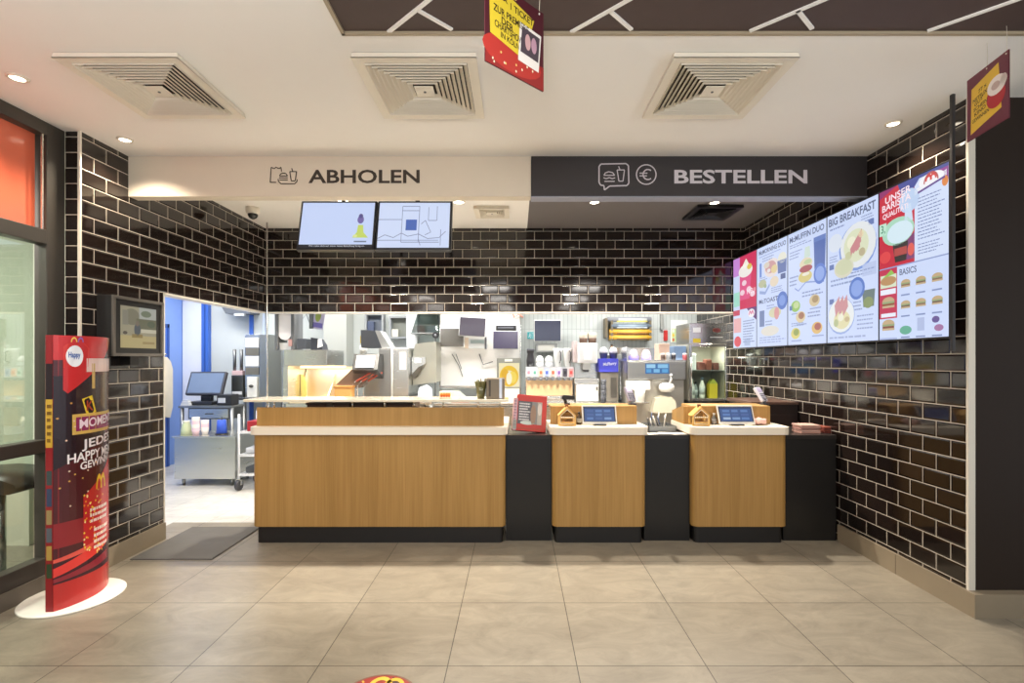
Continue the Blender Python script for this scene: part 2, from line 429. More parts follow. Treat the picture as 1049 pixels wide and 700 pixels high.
# glazed side front: dark metal frame with an orange panel above and a clear pane below
XG = -2.9
m = MB()
m.box(XG - .08, 3.075, 0, XG, 3.2, ZC, FRAME, .006); m.box(XG - .08, -3, 2.135, XG, 3.08, 2.225, FRAME, .006)
m.box(XG - .08, -3, 2.81, XG, 3.08, ZC, FRAME, .006); m.box(XG - .08, -3, .85, XG, 3.08, .93, FRAME, .006); m.box(XG - .08, -3, 0, XG, 3.08, .2, FRAME, .006)
m.box(XG - .05, -3, 0, XG + .012, 3.184, .1, mat('#5e574c', .5)); m.box(XG - .08, .6, 0, XG, .7, ZC, FRAME, .006); m.box(XG - .08, -3, 0, XG, -2.9, ZC, FRAME, .006)
m.box(XG - .015, 3.05, 2.225, XG - .005, 3.058, 2.81, mat('#d9d4c8', .25, metal=.8))
w = struct(m, 'window_1')
m = MB(); m.box(XG - .078, -2.9, 2.225, XG - .06, 3.06, 2.81, mat('#d2684c', .16, var=.05)); struct(m, 'pane_orange', w)
m = MB(); m.box(XG - .078, -2.9, .93, XG - .07, 3.06, 2.135, glassy('#e8efe9', .14)); struct(m, 'pane_upper', w)
m = MB(); m.box(XG - .078, -2.9, .2, XG - .07, 3.06, .85, glassy('#e8efe9', .06)); struct(m, 'pane_lower', w)
# the neighbouring seating area behind the glass
m = MB(); m.box(-6.5, -3, 0, -6.4, 3.85, ZC, mat('#b7b6a4', .6, var=.05)); m.box(-6.5, 3.85, 0, -4.8, 3.9, ZC, mat('#a9aa98', .6)); struct(m, 'wall_neighbour')
t = thing('bar_stool', 'dark padded bar stool behind the glass side front', 'stool', (-3.32, 3.2, 0))
m = MB(); m.prism([(-3.62 + .0, .60), (-3.08, .60), (-3.03, .625), (-3.05, .66), (-3.16, .70), (-3.4, .715), (-3.62, .70)], 'y', 3.02, 3.4, mat('#2a211e', .35), smooth=True); m.build('seat', t)
m = MB(); m.cyl((-3.32, 3.2, .03), (-3.32, 3.2, .6), .03, ST); m.build('stem', t)
m = MB(); m.lathe([(.2, 0), (.2, .012), (.05, .03)], ST, Matrix.Translation((-3.32, 3.2, 0))); m.build('base', t)
m = MB(); m.box(-4.0, 3.80, .001, -3.72, 3.845, .5, mat('#d6d2c0', .6)); solo(m, 'leaflet_board', 'pale leaflet board low on the wall beyond the glass', 'board', org=(-3.86, 3.82, 0))

# ------------------------------------------------------------------ fascia signs
YS = 3.59
t = thing('fascia_sign', 'long white hanging sign board reading ABHOLEN', 'sign', ((XL + .1) / 2, YS, 2.6))
m = MB(); m.box(XL, YS, 2.60, .105, YS + .095, ZC, mat('#d8cdbb', .6, var=.02), .003); m.build('board', t)
fm = lambda u, v, d: Vector((u, YS - .002 - d, v))
def fx(px): return XW(px, YS)
def fz(py): return ZW(py, YS)
dk = mat('#33291f', .5)
c = Canvas(fm, lambda h: mat(h, .5)); c.text('ABHOLEN', fx(316), fz(188), fx(430), fz(174), '#33291f', 1, .022); c.build('lettering', t)
c = Canvas(fm, lambda h: mat(h, .5)); G = '#3a3026'
def pl(pts, w=.007): c.line([(fx(a), fz(b)) for a, b in pts], w, G, 1)
pl([(283, 187), (277, 187), (278, 171.5), (281, 173), (283, 171.5), (286, 173), (288, 171.5), (288.5, 176)])
pl([(285, 183.5), (285.5, 186), (288, 188.5), (302, 188.5), (304.5, 186), (304.5, 184)])
pl([(286.5, 180.5), (287.5, 178.5), (290, 177.5), (293, 178), (294.8, 180.5), (286.5, 180.5)]); pl([(286, 182.4), (295, 182.4)]); pl([(286.5, 184.6), (295, 184.6)])
pl([(297, 176), (304, 176), (302.5, 185.5), (298.5, 185.5), (297, 176)]); pl([(300, 176), (299, 172.5)])
c.build('food_bag_icon', t)
t = thing('fascia_sign', 'long black hanging sign board reading BESTELLEN', 'sign', (1.3, YS, 2.6))
m = MB(); m.box(.107, YS - .004, 2.60, XR - .002, YS + .095, ZC - .001, mat('#2e2a2c', .5, var=.03), .003); m.build('board', t)
m = MB(); m.box(.107, YS - .006, 2.592, XR - .002, YS + .095, 2.6, mat('#8f93a3', .5)); m.build('lit_underside', t)  # board's underside, the light on it painted in as a paler strip
fm = lambda u, v, d: Vector((u, YS - .006 - d, v))
c = Canvas(fm, lambda h: mat(h, .5)); c.text('BESTELLEN', fx(690.5), fz(188.5), fx(826.5), fz(174.3), '#cfcad0', 1, .024); c.build('lettering', t)
c = Canvas(fm, lambda h: mat(h, .5)); G = '#c9c4ca'
pl([(613.5, 171), (615.5, 168.5), (641, 168), (643.5, 170), (644, 188), (642, 190.5), (624.5, 191), (619, 195), (618.5, 190.5), (615, 190), (613.5, 187), (613.5, 171)], .009)
pl([(618.5, 180), (620, 177.5), (623.5, 176.3), (627.5, 177.3), (629.5, 180), (618.5, 180)]); pl([(618, 182.5), (621, 183.5), (624, 182.3), (627, 183.5), (630, 182.5)]); pl([(619, 186.2), (629.5, 186.2)])
pl([(632, 174.5), (639.5, 174.5), (638, 186), (633.8, 186), (632, 174.5)]); pl([(635, 174.5), (633.5, 170.8)])
c.build('speech_bubble_icon', t)
c = Canvas(fm, lambda h: mat(h, .5)); k = F / YS
c.ring(fx(661.8), fz(179.2), 10.6 / k, 10.6 / k, 1.2 / k, 1.2 / k, G, 1)
c.ring(fx(663.5), fz(179.2), 5.6 / k, 5.8 / k, 1.3 / k, 1.3 / k, G, 1, 20, .9, 5.4); pl([(655, 177.8), (663, 177.8)], .008); pl([(655, 180.6), (662.5, 180.6)], .008)
c.build('euro_icon', t)

# ------------------------------------------------------------------ ceiling fittings
def vent(cx, cy, s, label, mt, dk, rings=8, group=None):
    t = thing('ceiling_vent', label, 'vent', (cx, cy, ZC), group)
    h = s / 2
    def ringbox(mb, a, b, z0, z1, mm, tilt=0.):
        for q in range(4):
            M = Matrix.Translation((cx, cy, 0)) @ Matrix.Rotation(q * PI / 2, 4, 'Z')
            bm2 = bmesh.new()
            P = [(-a, -a, z0), (a, -a, z0), (b, -b, z1), (-b, -b, z1)]
            v1 = [bm2.verts.new(p) for p in P]; v2 = [bm2.verts.new((p[0], p[1], p[2] + .004)) for p in P]
            bm2.faces.new(v1[::-1]); bm2.faces.new(v2)
            for i in range(4): bm2.faces.new((v1[i], v1[(i + 1) % 4], v2[(i + 1) % 4], v2[i]))
            mb._absorb(bm2, mm, M)
    m = MB(); ringbox(m, h, h - .05, ZC - .012, ZC - .008, mt); ringbox(m, h, h - .004, ZC - .012, ZC + .012, mt); m.build('frame', t)
    m = MB(); n = rings; inner = .055
    for i in range(n):
        a = h - .052 - (h - .052 - inner) * i / n; w = (h - .052 - inner) / n
        ringbox(m, a, a - w * .82, ZC - .010, ZC + .004, mt); ringbox(m, a, a - .0035, ZC - .016, ZC - .010, mt)
    m.build('louvre_grille', t)
    m = MB(); m.box(cx - .05, cy - .05, ZC - .014, cx + .05, cy + .05, ZC - .008, mt, .003); m.cyl((cx, cy, ZC - .017), (cx, cy, ZC - .012), .007, STD); m.build('centre_plate', t)
    m = MB(); m.box(cx - h + .04, cy - h + .04, ZC + .010, cx + h - .04, cy + h - .04, ZC + .015, dk); m.build('duct_back', t)
VM = mat('#e6dfd0', .5, var=.02); VD = mat('#3a332c', .8)
# ceilings are solid slabs, so the diffusers hang just below them
ZC0 = ZC; ZC = ZC - .018
vent(-1.915, 2.67, .6, 'square white ceiling vent above the red totem and side glass', VM, VD)
vent(-.49, 2.67, .6, 'square white ceiling vent in front of the ABHOLEN sign', VM, VD)
vent(1.05, 2.67, .6, 'square white ceiling vent in front of the BESTELLEN sign', VM, VD)
def apt(px, py): Y = (ZC0 - H) * F / (HY - py); return XW(px, Y), Y
x, y = apt(504, 216); vent(x, y, .34, 'small white ceiling vent next to the pair of hanging monitors', VM, mat('#8a7e6c', .7), 4)
x, y = apt(729, 216.5); vent(x, y, .44, 'dark grey ceiling vent in the dark ceiling over the order counter', mat('#1d1c1e', .4), mat('#111111', .7), 5)
ZC = ZC0
def downlight(px, py, label, r=.036, ring='#e6ddcd'):
    x, y = apt(px, py)
    t = thing('downlight', label, 'ceiling light', (x, y, ZC))
    m = MB(); m.lathe([(r + .011, -.001), (r + .011, -.006), (r, -.012), (r - .004, -.004)], mat(ring, .4), Matrix.Translation((x, y, ZC))); m.build('ring', t)
    m = MB(); m.lathe([(0, -.007), (r - .004, -.007)], emit('#fff0d6', 9.), Matrix.Translation((x, y, ZC))); m.build('lens', t)
    return x, y
DL = []
DL.append(downlight(18, 79, 'downlight above the glass side front') + (1,))
DL.append(downlight(128, 142.5, 'downlight beside the ABHOLEN sign\'s outer end by the black tiled wall') + (1,))
DL.append(downlight(915, 126, 'downlight close to the tiled wall of menu screens, before the BESTELLEN sign') + (1,))
DL.append(downlight(352, 205.5, 'downlight above the first hanging monitor, with a purple and green figure on its screen', .05) + (2,))
DL.append(downlight(470, 206.5, 'downlight beside the hanging monitor with the line drawing', .05) + (2,))
DL.append(downlight(609, 206.8, 'downlight behind the speech bubble icon in the dark ceiling', .045, '#8d857c') + (2,))
DL.append(downlight(732, 207.2, 'downlight in the dark ceiling next to the dark grey vent', .045, '#8d857c') + (2,))
# dome camera
y = 4.8; x = XW(259, y)
t = thing('dome_camera', 'white dome security camera on the ceiling by the tiled corner', 'camera', (x, y, ZC))
m = MB(); m.lathe([(.062, 0), (.062, -.045), (.055, -.06), (.045, -.064)], mat('#e4ded2', .4), Matrix.Translation((x, y, ZC))); m.build('housing', t)
m = MB(); m.lathe([(.046, -.062), (.044, -.08), (.03, -.1), (.012, -.11), (0, -.111)], mat('#2b2a2a', .08), Matrix.Translation((x, y, ZC))); m.build('dome_lens', t)

# ------------------------------------------------------------------ hanging pair of monitors
def hang_monitor(px0, px1, label, Y0, draw):
    x0, x1 = XW(px0, Y0), XW(px1, Y0); z1, z0 = 2.80, 2.352
    t = thing('hanging_monitor', label, 'monitor', ((x0 + x1) / 2, Y0, z1))
    M = Matrix.Translation(((x0 + x1) / 2, Y0, z1)) @ Matrix.Rotation(math.radians(-14), 4, 'X')
    w, h = (x1 - x0), (z1 - z0) * 1.03
    m = MB(); m.box(-w / 2, 0, -h, w / 2, .05, 0, mat('#191a20', .35), .006, M=M); m.build('housing', t)
    def fm(u, v, d): return M @ Vector(((u - .5) * (w - .036), -.002 - d, -h + .018 + v * (h - .036)))
    c = Canvas(fm, lambda hx: emit(hx, .95)); draw(c); c.build('screen', t)
    m = MB(); m.cyl((x0 + w * .5, Y0 + .1, z1 - .06), (x0 + w * .5, Y0 + .1, ZC), .02, mat('#1a1a1a', .4)); m.box(x0 + w * .5 - .05, Y0 + .04, z1 - .14, x0 + w * .5 + .05, Y0 + .11, z1 - .04, mat('#1a1a1a', .4)); m.build('bracket', t)
def d1(c):
    c.rect(0, .07, 1, 1, '#c9d8fb', 1); c.rect(0, 0, 1, .07, '#20222c', 1)
    c.text('Wir rufen dich auf, wenn deine Bestellung fertig ist.', .14, .012, .9, .058, '#e6eaf5', 2)
    c.poly([(.72, .22), (.94, .22), (.87, .34), (.86, .5), (.79, .5), (.78, .34)], '#c9d96a', 2); c.ell(.82, .62, .045, .09, '#7568a8', 2); c.ell(.82, .7, .03, .05, '#55508a', 3)
    c.rect(.75, .12, .92, .15, '#6d7a94', 2); c.ell(.76, .26, .03, .03, '#dfe8a0', 3)
def d2(c):
    c.rect(0, 0, 1, 1, '#d3dffb', 1); g = '#7d87ad'
    for p in ([(.33, .12), (.33, .92), (.57, .92), (.57, .12)], [(.0, .2), (.1, .28), (.22, .22), (.33, .32), (.42, .25), (.57, .3), (.7, .2), (.86, .22), (.95, .36)],
              [(.6, .52), (.66, .6), (.74, .34), (.66, .28)], [(.33, .82), (.57, .82)], [(.7, .9), (.7, .6), (.82, .6), (.82, .92)], [(.88, .05), (.88, .4)], [(.33, .12), (.86, .12)], [(0, .62), (.33, .62)], [(.57, .2), (.6, .05)]):
        c.line(p, .008, g, 2, .55)
    c.rect(0, .155, .85, .17, '#8f9abd', 2); c.rect(.385, .38, .54, .62, '#4d6ab5', 2)
hang_monitor(309, 386.6, 'hanging monitor with a small purple and green figure on screen', 4.32, d1)
hang_monitor(387.4, 463.5, 'hanging monitor showing a line drawing of a machine', 4.32, d2)

# ------------------------------------------------------------------ boxed monitor on the left tile pier
t = thing('wall_monitor', 'boxed black monitor with a scenic picture on the black tile pier', 'monitor', (XL, 3.55, 1.44))
XF = -2.695
m = MB(); m.box(XL + .001, 3.315, 1.447, XF, 3.79, 1.856, mat('#1b1918', .4, var=.04), .004); m.build('housing', t)
m = MB(); mt = mat('#6b665f', .35, metal=.3)
m.box(XF, 3.315, 1.447, XF + .012, 3.79, 1.467, mt); m.box(XF, 3.315, 1.836, XF + .012, 3.79, 1.856, mt); m.box(XF, 3.315, 1.467, XF + .012, 3.335, 1.836, mt); m.box(XF, 3.77, 1.467, XF + .012, 3.79, 1.836, mt); m.build('bezel', t)
def fm(u, v, d): return Vector((XF + .002 + d, 3.385 + u * .335, 1.505 + v * .29))
c = Canvas(fm, lambda hx: emit(hx, .55))
c.rect(0, 0, 1, 1, '#b5ad90', 1); c.rect(0, 0, 1, .3, '#d2bf86', 2); c.rect(.42, .45, 1, .72, '#77765c', 2); c.rect(.5, .72, 1, 1, '#c3c6bd', 2); c.ell(.45, .45, .09, .16, '#5d646a', 3); c.ell(.45, .6, .05, .07, '#8a7a6a', 4); c.rect(.6, .1, .95, .16, '#b39a62', 3); c.ell(.85, .6, .12, .08, '#5f6a52', 3); c.rect(.05, .55, .2, .9, '#9a9684', 3)
c.ell(.3, .75, .22, .2, '#8f8a72', 2); c.rect(.55, .38, 1, .47, '#e3dcc0', 3); c.ell(.12, .36, .06, .04, '#5a4f40', 3); c.ell(.7, .85, .15, .08, '#7f8a70', 3); c.rect(.3, .25, .6, .34, '#a58d52', 3)
c.build('screen', t)
m = MB(); m.box(XL + .001, 3.52, 1.38, XL + .07, 3.6, 1.447, mat('#1b1918', .4)); m.build('bracket', t)

# ------------------------------------------------------------------ menu screens on the right wall
XS = 2.41
YE = [5.53, 4.99, 4.42, 3.862, 3.308, 2.768]
Z0, Z1 = 1.552, 2.526
def burger(c, u, v, r, q, L=3, fill='#8a4a2a'):
    """q = v per u so that it looks round"""
    c.ell(u, v + r * q * .3, r, r * q * .55, '#c2a578', L, 14, 0, PI); c.rect(u - r, v + r * q * .08, u + r, v + r * q * .3, '#93a370', L)
    c.rect(u - r * .95, v - r * q * .16, u + r * .95, v + r * q * .08, fill, L); c.rect(u - r, v - r * q * .42, u + r, v - r * q * .16, '#c4a880', L)
Q = .57
INK = '#3a4668'; BG = '#cfdcfb'; BG2 = '#c2d2f8'
def s_sundae(c):
    c.rect(0, 0, 1, 1, '#cfdcf8', 1); c.rect(.3, .42, 1, 1, '#d2234d', 2); c.rect(0, .8, .3, 1, '#c77fd0', 2); c.poly([(.6, .42), (1, .42), (1, .28), (.8, .34)], '#5a2d6e', 2)
    c.poly([(.3, .52), (.72, .52), (.8, .8), (.3, .8)], '#e24a7c', 3); c.ell(.55, .83, .3, .07, '#f4eee2', 4); c.poly([(.35, .86), (.75, .86), (.58, .96)], '#f6efd8', 4); c.ell(.72, .86, .1, .03, '#e2c24a', 5)
    for u, v in ((.42, .6), (.7, .62), (.5, .7), (.85, .56)): c.ell(u, v, .1, .03, '#f5cfd9', 5)
    c.rect(.02, .46, .3, .62, '#9ddcc4', 2); c.text('NEU', .62, .57, .95, .62, '#ffe9f0', 5, .02)
    c.ell(.8, .36, .14, .045, '#f0eef2', 3); c.line([(.7, .345), (.75, .385), (.8, .35), (.85, .385), (.9, .345)], .03, '#d85a8a', 4, 1.7)
    c.rect(.0, .36, .3, .42, '#c22f4e', 2); c.scrib(.45, .05, .96, .3, 9, '#7b8ab5', 2, .4, 3)
    c.rect(.02, .17, .36, .33, '#e7a6a6', 2); c.ell(.2, .07, .16, .06, '#dd3d4a', 2); c.rect(.5, .02, .75, .1, '#a9b9d8', 2)
def s_morning(c):
    c.rect(0, 0, 1, 1, BG, 1); c.text('McMORNING DUO', .08, .925, .96, .97, INK, 3, .02); c.rect(.08, .9, .8, .907, '#8496c8', 2)
    c.ell(.52, .76, .26, .09, '#e9d9cf', 2); c.ell(.48, .77, .18, .06, '#c98a86', 3); c.ell(.6, .74, .1, .04, '#e2c67f', 4); c.ell(.85, .82, .13, .05, '#e6e2c8', 3)
    c.poly([(.72, .68), (.97, .68), (.98, .8), (.7, .8)], '#4a5f9a', 3); c.rect(.8, .62, .95, .67, '#38497e', 3); c.ell(.2, .63, .14, .04, '#b8b889', 3); c.ell(.6, .62, .14, .05, '#e8d3b0', 3); c.rect(.1, .7, .17, .84, '#5a7cc8', 2)
    c.scrib(.2, .84, .6, .89, 2, '#7c8cb8', 2, .4, 21); c.scrib(.08, .66, .4, .7, 2, '#7c8cb8', 2, .4, 22); c.scrib(.35, .36, .7, .41, 2, '#7c8cb8', 2, .4, 23); c.scrib(.3, .2, .6, .26, 2, '#7c8cb8', 2, .4, 24); c.ell(.35, .8, .1, .03, '#d9c9b0', 4); c.ell(.42, .74, .06, .02, '#e8e0d8', 4); c.ell(.3, .6, .05, .02, '#9aa878', 4)
    c.line([(.1, .55), (.3, .53), (.45, .6)], .03, '#8a9fcf', 3); c.scrib(.5, .51, .9, .57, 3, '#7c8cb8', 2, .4, 9)
    c.text('McTOAST', .08, .43, .72, .475, INK, 3, .02); c.ell(.85, .42, .16, .085, '#4467bd', 3); c.ell(.85, .42, .1, .05, '#6f8fd8', 4)
    c.rect(.1, .2, .27, .36, '#5d6f9e', 3); c.ell(.62, .32, .2, .05, '#d5cfa0', 3); c.ell(.68, .31, .08, .06, '#dc8a86', 4); c.ell(.45, .15, .3, .05, '#e5dcc8', 3); c.scrib(.1, .03, .95, .1, 3, '#8b9ac6', 2, .4, 5)
def s_muffin(c):
    c.rect(0, 0, 1, 1, BG, 1); c.text('McMUFFIN DUO', .05, .915, .95, .968, INK, 3, .02); c.scrib(.05, .86, .7, .9, 2, '#7c8cb8', 2, .4, 2)
    c.poly([(.72, .62), (.97, .62), (.99, .86), (.7, .86)], '#3f57a0', 3); c.rect(.7, .84, .99, .88, '#5570b4', 4); c.ell(.85, .57, .15, .085, '#4a6cc4', 4); c.ell(.85, .57, .11, .06, '#83a0e2', 5)
    c.ell(.48, .58, .18, .05, '#d8c266', 3); c.ell(.5, .645, .17, .03, '#a33b3f', 4); c.ell(.5, .69, .17, .05, '#e2d2a6', 3); c.poly([(.45, .74), (.62, .74), (.6, .83), (.48, .83)], '#c9dbc8', 3)
    c.scrib(.05, .76, .4, .84, 3, '#7c8cb8', 2, .4, 31); c.scrib(.05, .52, .3, .62, 3, '#7c8cb8', 2, .4, 32); c.scrib(.4, .4, .95, .46, 2, '#7c8cb8', 2, .4, 33); c.scrib(.1, .16, .5, .2, 2, '#7c8cb8', 2, .4, 34); c.ell(.55, .7, .1, .02, '#b8c888', 5); c.ell(.5, .6, .1, .015, '#f0e6c8', 5)
    c.line([(.2, .5), (.3, .47), (.5, .53), (.95, .5)], .012, '#7d92cf', 3)
    for (u, v, a, b) in ((.22, .34, '#8fbe4a', '#c2d68a'), (.72, .36, '#d6bd86', '#a4824f'), (.36, .24, '#e0c893', '#a0633f'), (.22, .1, '#e0cf62', '#8f9a3c'), (.78, .13, '#e3b35a', '#a54a3a')):
        c.ell(u, v, .13, .05, a, 3); c.ell(u + .02, v + .01, .08, .03, b, 4); c.rect(u - .12, v - .07, u + .16, v - .06, '#8b9ac6', 2)
    c.rect(.05, .31, .13, .35, '#4a63b0', 3); c.scrib(.55, .22, .95, .28, 2, '#7c8cb8', 2, .4, 6)
def s_big(c):
    c.rect(0, 0, 1, 1, BG, 1); c.text('BIG BREAKFAST', .04, .91, .96, .972, INK, 3, .022); c.scrib(.06, .87, .5, .9, 1, '#7c8cb8', 2, .4, 2)
    c.ell(.62, .69, .36, .175, '#6d8bd0', 2); c.ell(.63, .7, .34, .165, '#e9ebe6', 3); c.ell(.6, .7, .24, .12, '#dfe2b4', 4); c.ell(.52, .73, .09, .045, '#f4efc8', 5)
    for q in range(4): c.line([(.5 + .05 * q, .66 + .01 * q), (.72 - .02 * q, .78 - .035 * q)], .035, '#c77774', 6, .6)
    c.scrib(.05, .62, .25, .68, 3, '#7c8cb8', 2, .4, 41); c.scrib(.7, .84, .95, .9, 3, '#7c8cb8', 2, .4, 42); c.scrib(.5, .47, .95, .52, 2, '#7c8cb8', 2, .4, 43); c.scrib(.55, .22, .72, .3, 3, '#7c8cb8', 2, .4, 44); c.ell(.72, .64, .06, .03, '#b9a878', 6); c.ell(.46, .64, .07, .03, '#c8c890', 6); c.ell(.7, .77, .05, .025, '#e8d8a0', 6); c.ell(.43, .17, .05, .02, '#c8b078', 6); c.ell(.2, .15, .05, .03, '#b8bf80', 6)
    c.ell(.36, .56, .2, .075, '#d9d3b2', 4); c.ell(.36, .565, .17, .058, '#cfd0a0', 5); c.ell(.18, .77, .15, .07, '#dfe5ee', 3)
    for u, v in ((.88, .83), (.1, .59), (.1, .32)): c.rect(u - .05, v - .02, u + .05, v + .02, '#5468a4', 3)
    c.scrib(.08, .43, .6, .5, 2, '#8090bc', 2, .4, 4); c.ell(.62, .385, .15, .082, '#4468bd', 4); c.ell(.62, .385, .11, .06, '#7d9be0', 5)
    c.poly([(.74, .24), (.93, .24), (.95, .36), (.72, .36)], '#5a6b62', 3); c.ell(.83, .27, .09, .04, '#7c8a4a', 4); c.rect(.72, .46, .97, .55, '#b9c6e8', 2)
    c.ell(.3, .2, .28, .14, '#8fa6dc', 3); c.ell(.3, .205, .27, .13, '#eef0ea', 4); c.ell(.32, .17, .17, .07, '#e6dca0', 5); c.ell(.3, .19, .06, .03, '#f7f1d0', 6)
    for q in range(3): c.line([(.18 + .08 * q, .24), (.28 + .08 * q, .31)], .06, '#cf8886', 6, .6)
    c.scrib(.62, .08, .95, .2, 4, '#8b9ac6', 2, .35, 8); c.scrib(.05, .02, .9, .06, 1, '#9aa8d0', 2, .35, 9)
def s_basics(c):
    c.rect(0, 0, 1, .478, BG, 1); c.rect(.55, .478, 1, 1, '#d6e2fb', 1); c.rect(0, .47, 1, .478, '#8a9ac8', 2)
    c.rect(0, .478, .55, 1, '#c81f30', 1); c.poly([(.4, .86), (.62, .98), (1, .98), (1, 1), (.3, 1)], '#34408e', 2); c.poly([(0, .95), (.3, 1), (0, 1)], '#8a1f5e', 2)
    c.text('UNSER', .1, .905, .5, .95, '#ffe9ee', 4, .02, .02); c.text('BARISTA', .05, .855, .5, .9, '#ffe9ee', 4, .02, .02); c.text('QUALITÄT!', .06, .8, .46, .848, '#ffe9ee', 4, .02, .02)
    c.ell(.47, .87, .15, .075, '#bcd0ee', 3); c.poly([(.42, .85), (.5, .85), (.53, .74), (.4, .74)], '#cfdff2', 3)
    c.ell(.3, .7, .25, .09, '#a8d8ba', 3); c.ell(.33, .69, .2, .07, '#d6ecf4', 4); c.rect(0, .7, .12, .78, '#bfe6cc', 3); c.text('3,', .03, .71, .1, .77, '#2e7a55', 4, .01)
    c.poly([(.22, .62), (.46, .62), (.43, .5), (.26, .5)], '#2e2522', 3); c.rect(.25, .54, .44, .59, '#b3413a', 4); c.ell(.1, .55, .09, .04, '#e03b3b', 3); c.ell(.5, .56, .05, .04, '#e2584a', 3); c.poly([(.38, .62), (.55, .66), (.55, .5), (.42, .5)], '#7a3a6a', 2)
    c.poly([(.55, .92), (.98, .965), (.98, .93), (.55, .885)], '#f0f0f5', 3)
    c.ell(.78, .945, .17, .04, '#f6f4f6', 4, 18); c.ring(.75, .94, .045, .04, .02, .018, '#d6403a', 5, 12, 0, PI); c.ring(.81, .94, .045, .04, .02, .018, '#d6403a', 5, 12, 0, PI); c.ring(.78, .93, .1, .06, .018, .014, '#b84a4a', 5, 14, 0, PI)
    c.line([(.6, .893), (.96, .925)], .022, '#5a3a86', 5, 1.7); c.poly([(.86, .98), (1, .98), (1, .9), (.93, .93)], '#8c2f86', 3); c.ell(.96, .9, .04, .03, '#e0803a', 4)
    c.scrib(.6, .6, .96, .87, 13, '#6f7fae', 3, .3, 11); c.scrib(.6, .51, .94, .585, 4, '#6f7fae', 3, .3, 12)
    c.text('BASICS', .33, .41, .58, .45, INK, 3, .01)
    for i in range(3):
        for j in range(3):
            u, v = .42 + .22 * i, .345 - .135 * j
            if j < 2: burger(c, u, v, .07, Q, 3, '#6d5440' if (i + j) % 2 else '#86634a')
            elif i == 0: c.ell(u, v - .02, .09, .028, '#5aa88a', 3)
            elif i == 1: c.rect(u - .05, v - .03, u + .05, v + .05, '#aebbe0', 3)
            else: c.ell(u - .02, v + .03, .05, .02, '#5d4a8a', 3); c.ell(u + .02, v - .02, .06, .02, '#a06a9a', 3)
            c.rect(u - .07, v - .07, u + .06, v - .06, '#7f8fbc', 2)
    c.rect(0, .14, .29, .47, '#c22545', 2); c.rect(.02, .345, .28, .43, '#d9e3c2', 3); c.ell(.15, .39, .13, .03, '#b98a56', 4); c.poly([(.05, .41), (.25, .43), (.2, .46)], '#8fbf4a', 4)
    c.rect(.02, .3, .27, .335, '#eef1fb', 3); burger(c, .15, .235, .1, Q, 3); c.rect(.03, .15, .27, .175, '#eef1fb', 3); burger(c, .15, .085, .1, Q, 3, '#7d3d2a'); c.rect(.01, .0, .29, .012, '#a3b2dc', 2)
def wash(hx, k):
    a = [int(hx[q:q + 2], 16) for q in (1, 3, 5)]; b = (206, 219, 250)
    return '#%02x%02x%02x' % tuple(int(x + (y - x) * k) for x, y in zip(a, b))
DRAW = [(s_sundae, 'portrait menu screen with a red sundae picture beside the tiled corner', 'x'), (s_morning, 'portrait menu screen headed McMORNING DUO', ''), (s_muffin, 'portrait menu screen headed McMUFFIN DUO', ''),
        (s_big, 'portrait menu screen headed BIG BREAKFAST', ''), (s_basics, 'portrait menu screen with red coffee advert over BASICS burgers', '')]
LBL = ['portrait menu screen with a red sundae picture next to the tiled corner', 'portrait menu screen with two breakfast meals, second from the tiled corner',
       'portrait menu screen with blue drink cup and five small buns, middle of the five', 'portrait menu screen headed BIG BREAKFAST with two plates', 'portrait menu screen with red coffee advert above rows of BASICS burgers']
for i, (fn, _, _) in enumerate(DRAW):
    y1, y0 = YE[i], YE[i + 1]
    t = thing('menu_sign', LBL[i], 'screen', (XS + .06, (y0 + y1) / 2, Z0), 'menu screens on the tiled side wall')
    m = MB(); m.box(XS, y0 + .001, Z0 - .012, XS + .02, y1 - .001, Z1 + .012, mat('#15151a', .3), .003); m.build('housing', t)
    def fm(u, v, d, y0=y0, y1=y1): return Vector((XS - .001 - d, y1 - .006 - u * (y1 - y0 - .012), Z0 + v * (Z1 - Z0)))
    c = Canvas(fm, lambda hx, k=(.12, .22, .22, .2, .1)[i]: emit(wash(hx, k), 1.0)); fn(c); c.build('screen', t)
    m = MB(); m.box(XS + .02, (y0 + y1) / 2 - .1, 1.9, XR - .001, (y0 + y1) / 2 + .1, 2.2, mat('#1a1a1a', .5)); m.build('wall_bracket', t)
t = MB(); t.box(XS - .006, 2.745, 1.47, XS + .012, 2.764, ZC, mat('#2a2727', .4), .003)
solo(t, 'screen_post', 'thin black ceiling post at the end of the menu screens', 'post', org=(XS, 2.75, 1.47))
# ================================================================== FRONT COUNTERS
def rrect(x0, y0, x1, y1, r, n=6):
    pts = []
    for cx, cy, a in ((x0 + r, y0 + r, PI), (x1 - r, y0 + r, 1.5 * PI)):
        pts += [(cx + r * math.cos(a + PI / 2 * k / n), cy + r * math.sin(a + PI / 2 * k / n)) for k in range(n + 1)]
    return pts + [(x1, y1), (x0, y1)]
PLINTH = mat('#1c1a1a', .4, var=.05)
def counter(name, label, x0, x1, yb, rear, sx0, sx1, rx0, rx1, ry, side=False):
    t = thing(name, label, 'counter', ((x0 + x1) / 2, 4.0, 0))
    m = MB(); m.prism(rrect(x0, 3.84, x1, yb, .045), 'z', .133, .845, OAK); m.build('body', t)
    m = MB(); m.prism(rrect(x0 + .022, 3.868, x1 - .022, yb, .03), 'z', 0.001, .133, PLINTH); m.build('plinth', t)
    m = MB(); m.prism(rrect(sx0, 3.815, sx1, yb, .06), 'z', .845, .903, SLAB); m.build('worktop', t)
    m = MB(); m.box(rx0, ry, .903, rx1, ry + .03, 1.048, OAK, .003)
    if side: m.prism([(ry + .03, .903), (ry + .3, .903), (ry + .3, .985), (ry + .03, 1.048)], 'x', rx0, rx0 + .03, OAK)
    m.build('riser', t)
    return t
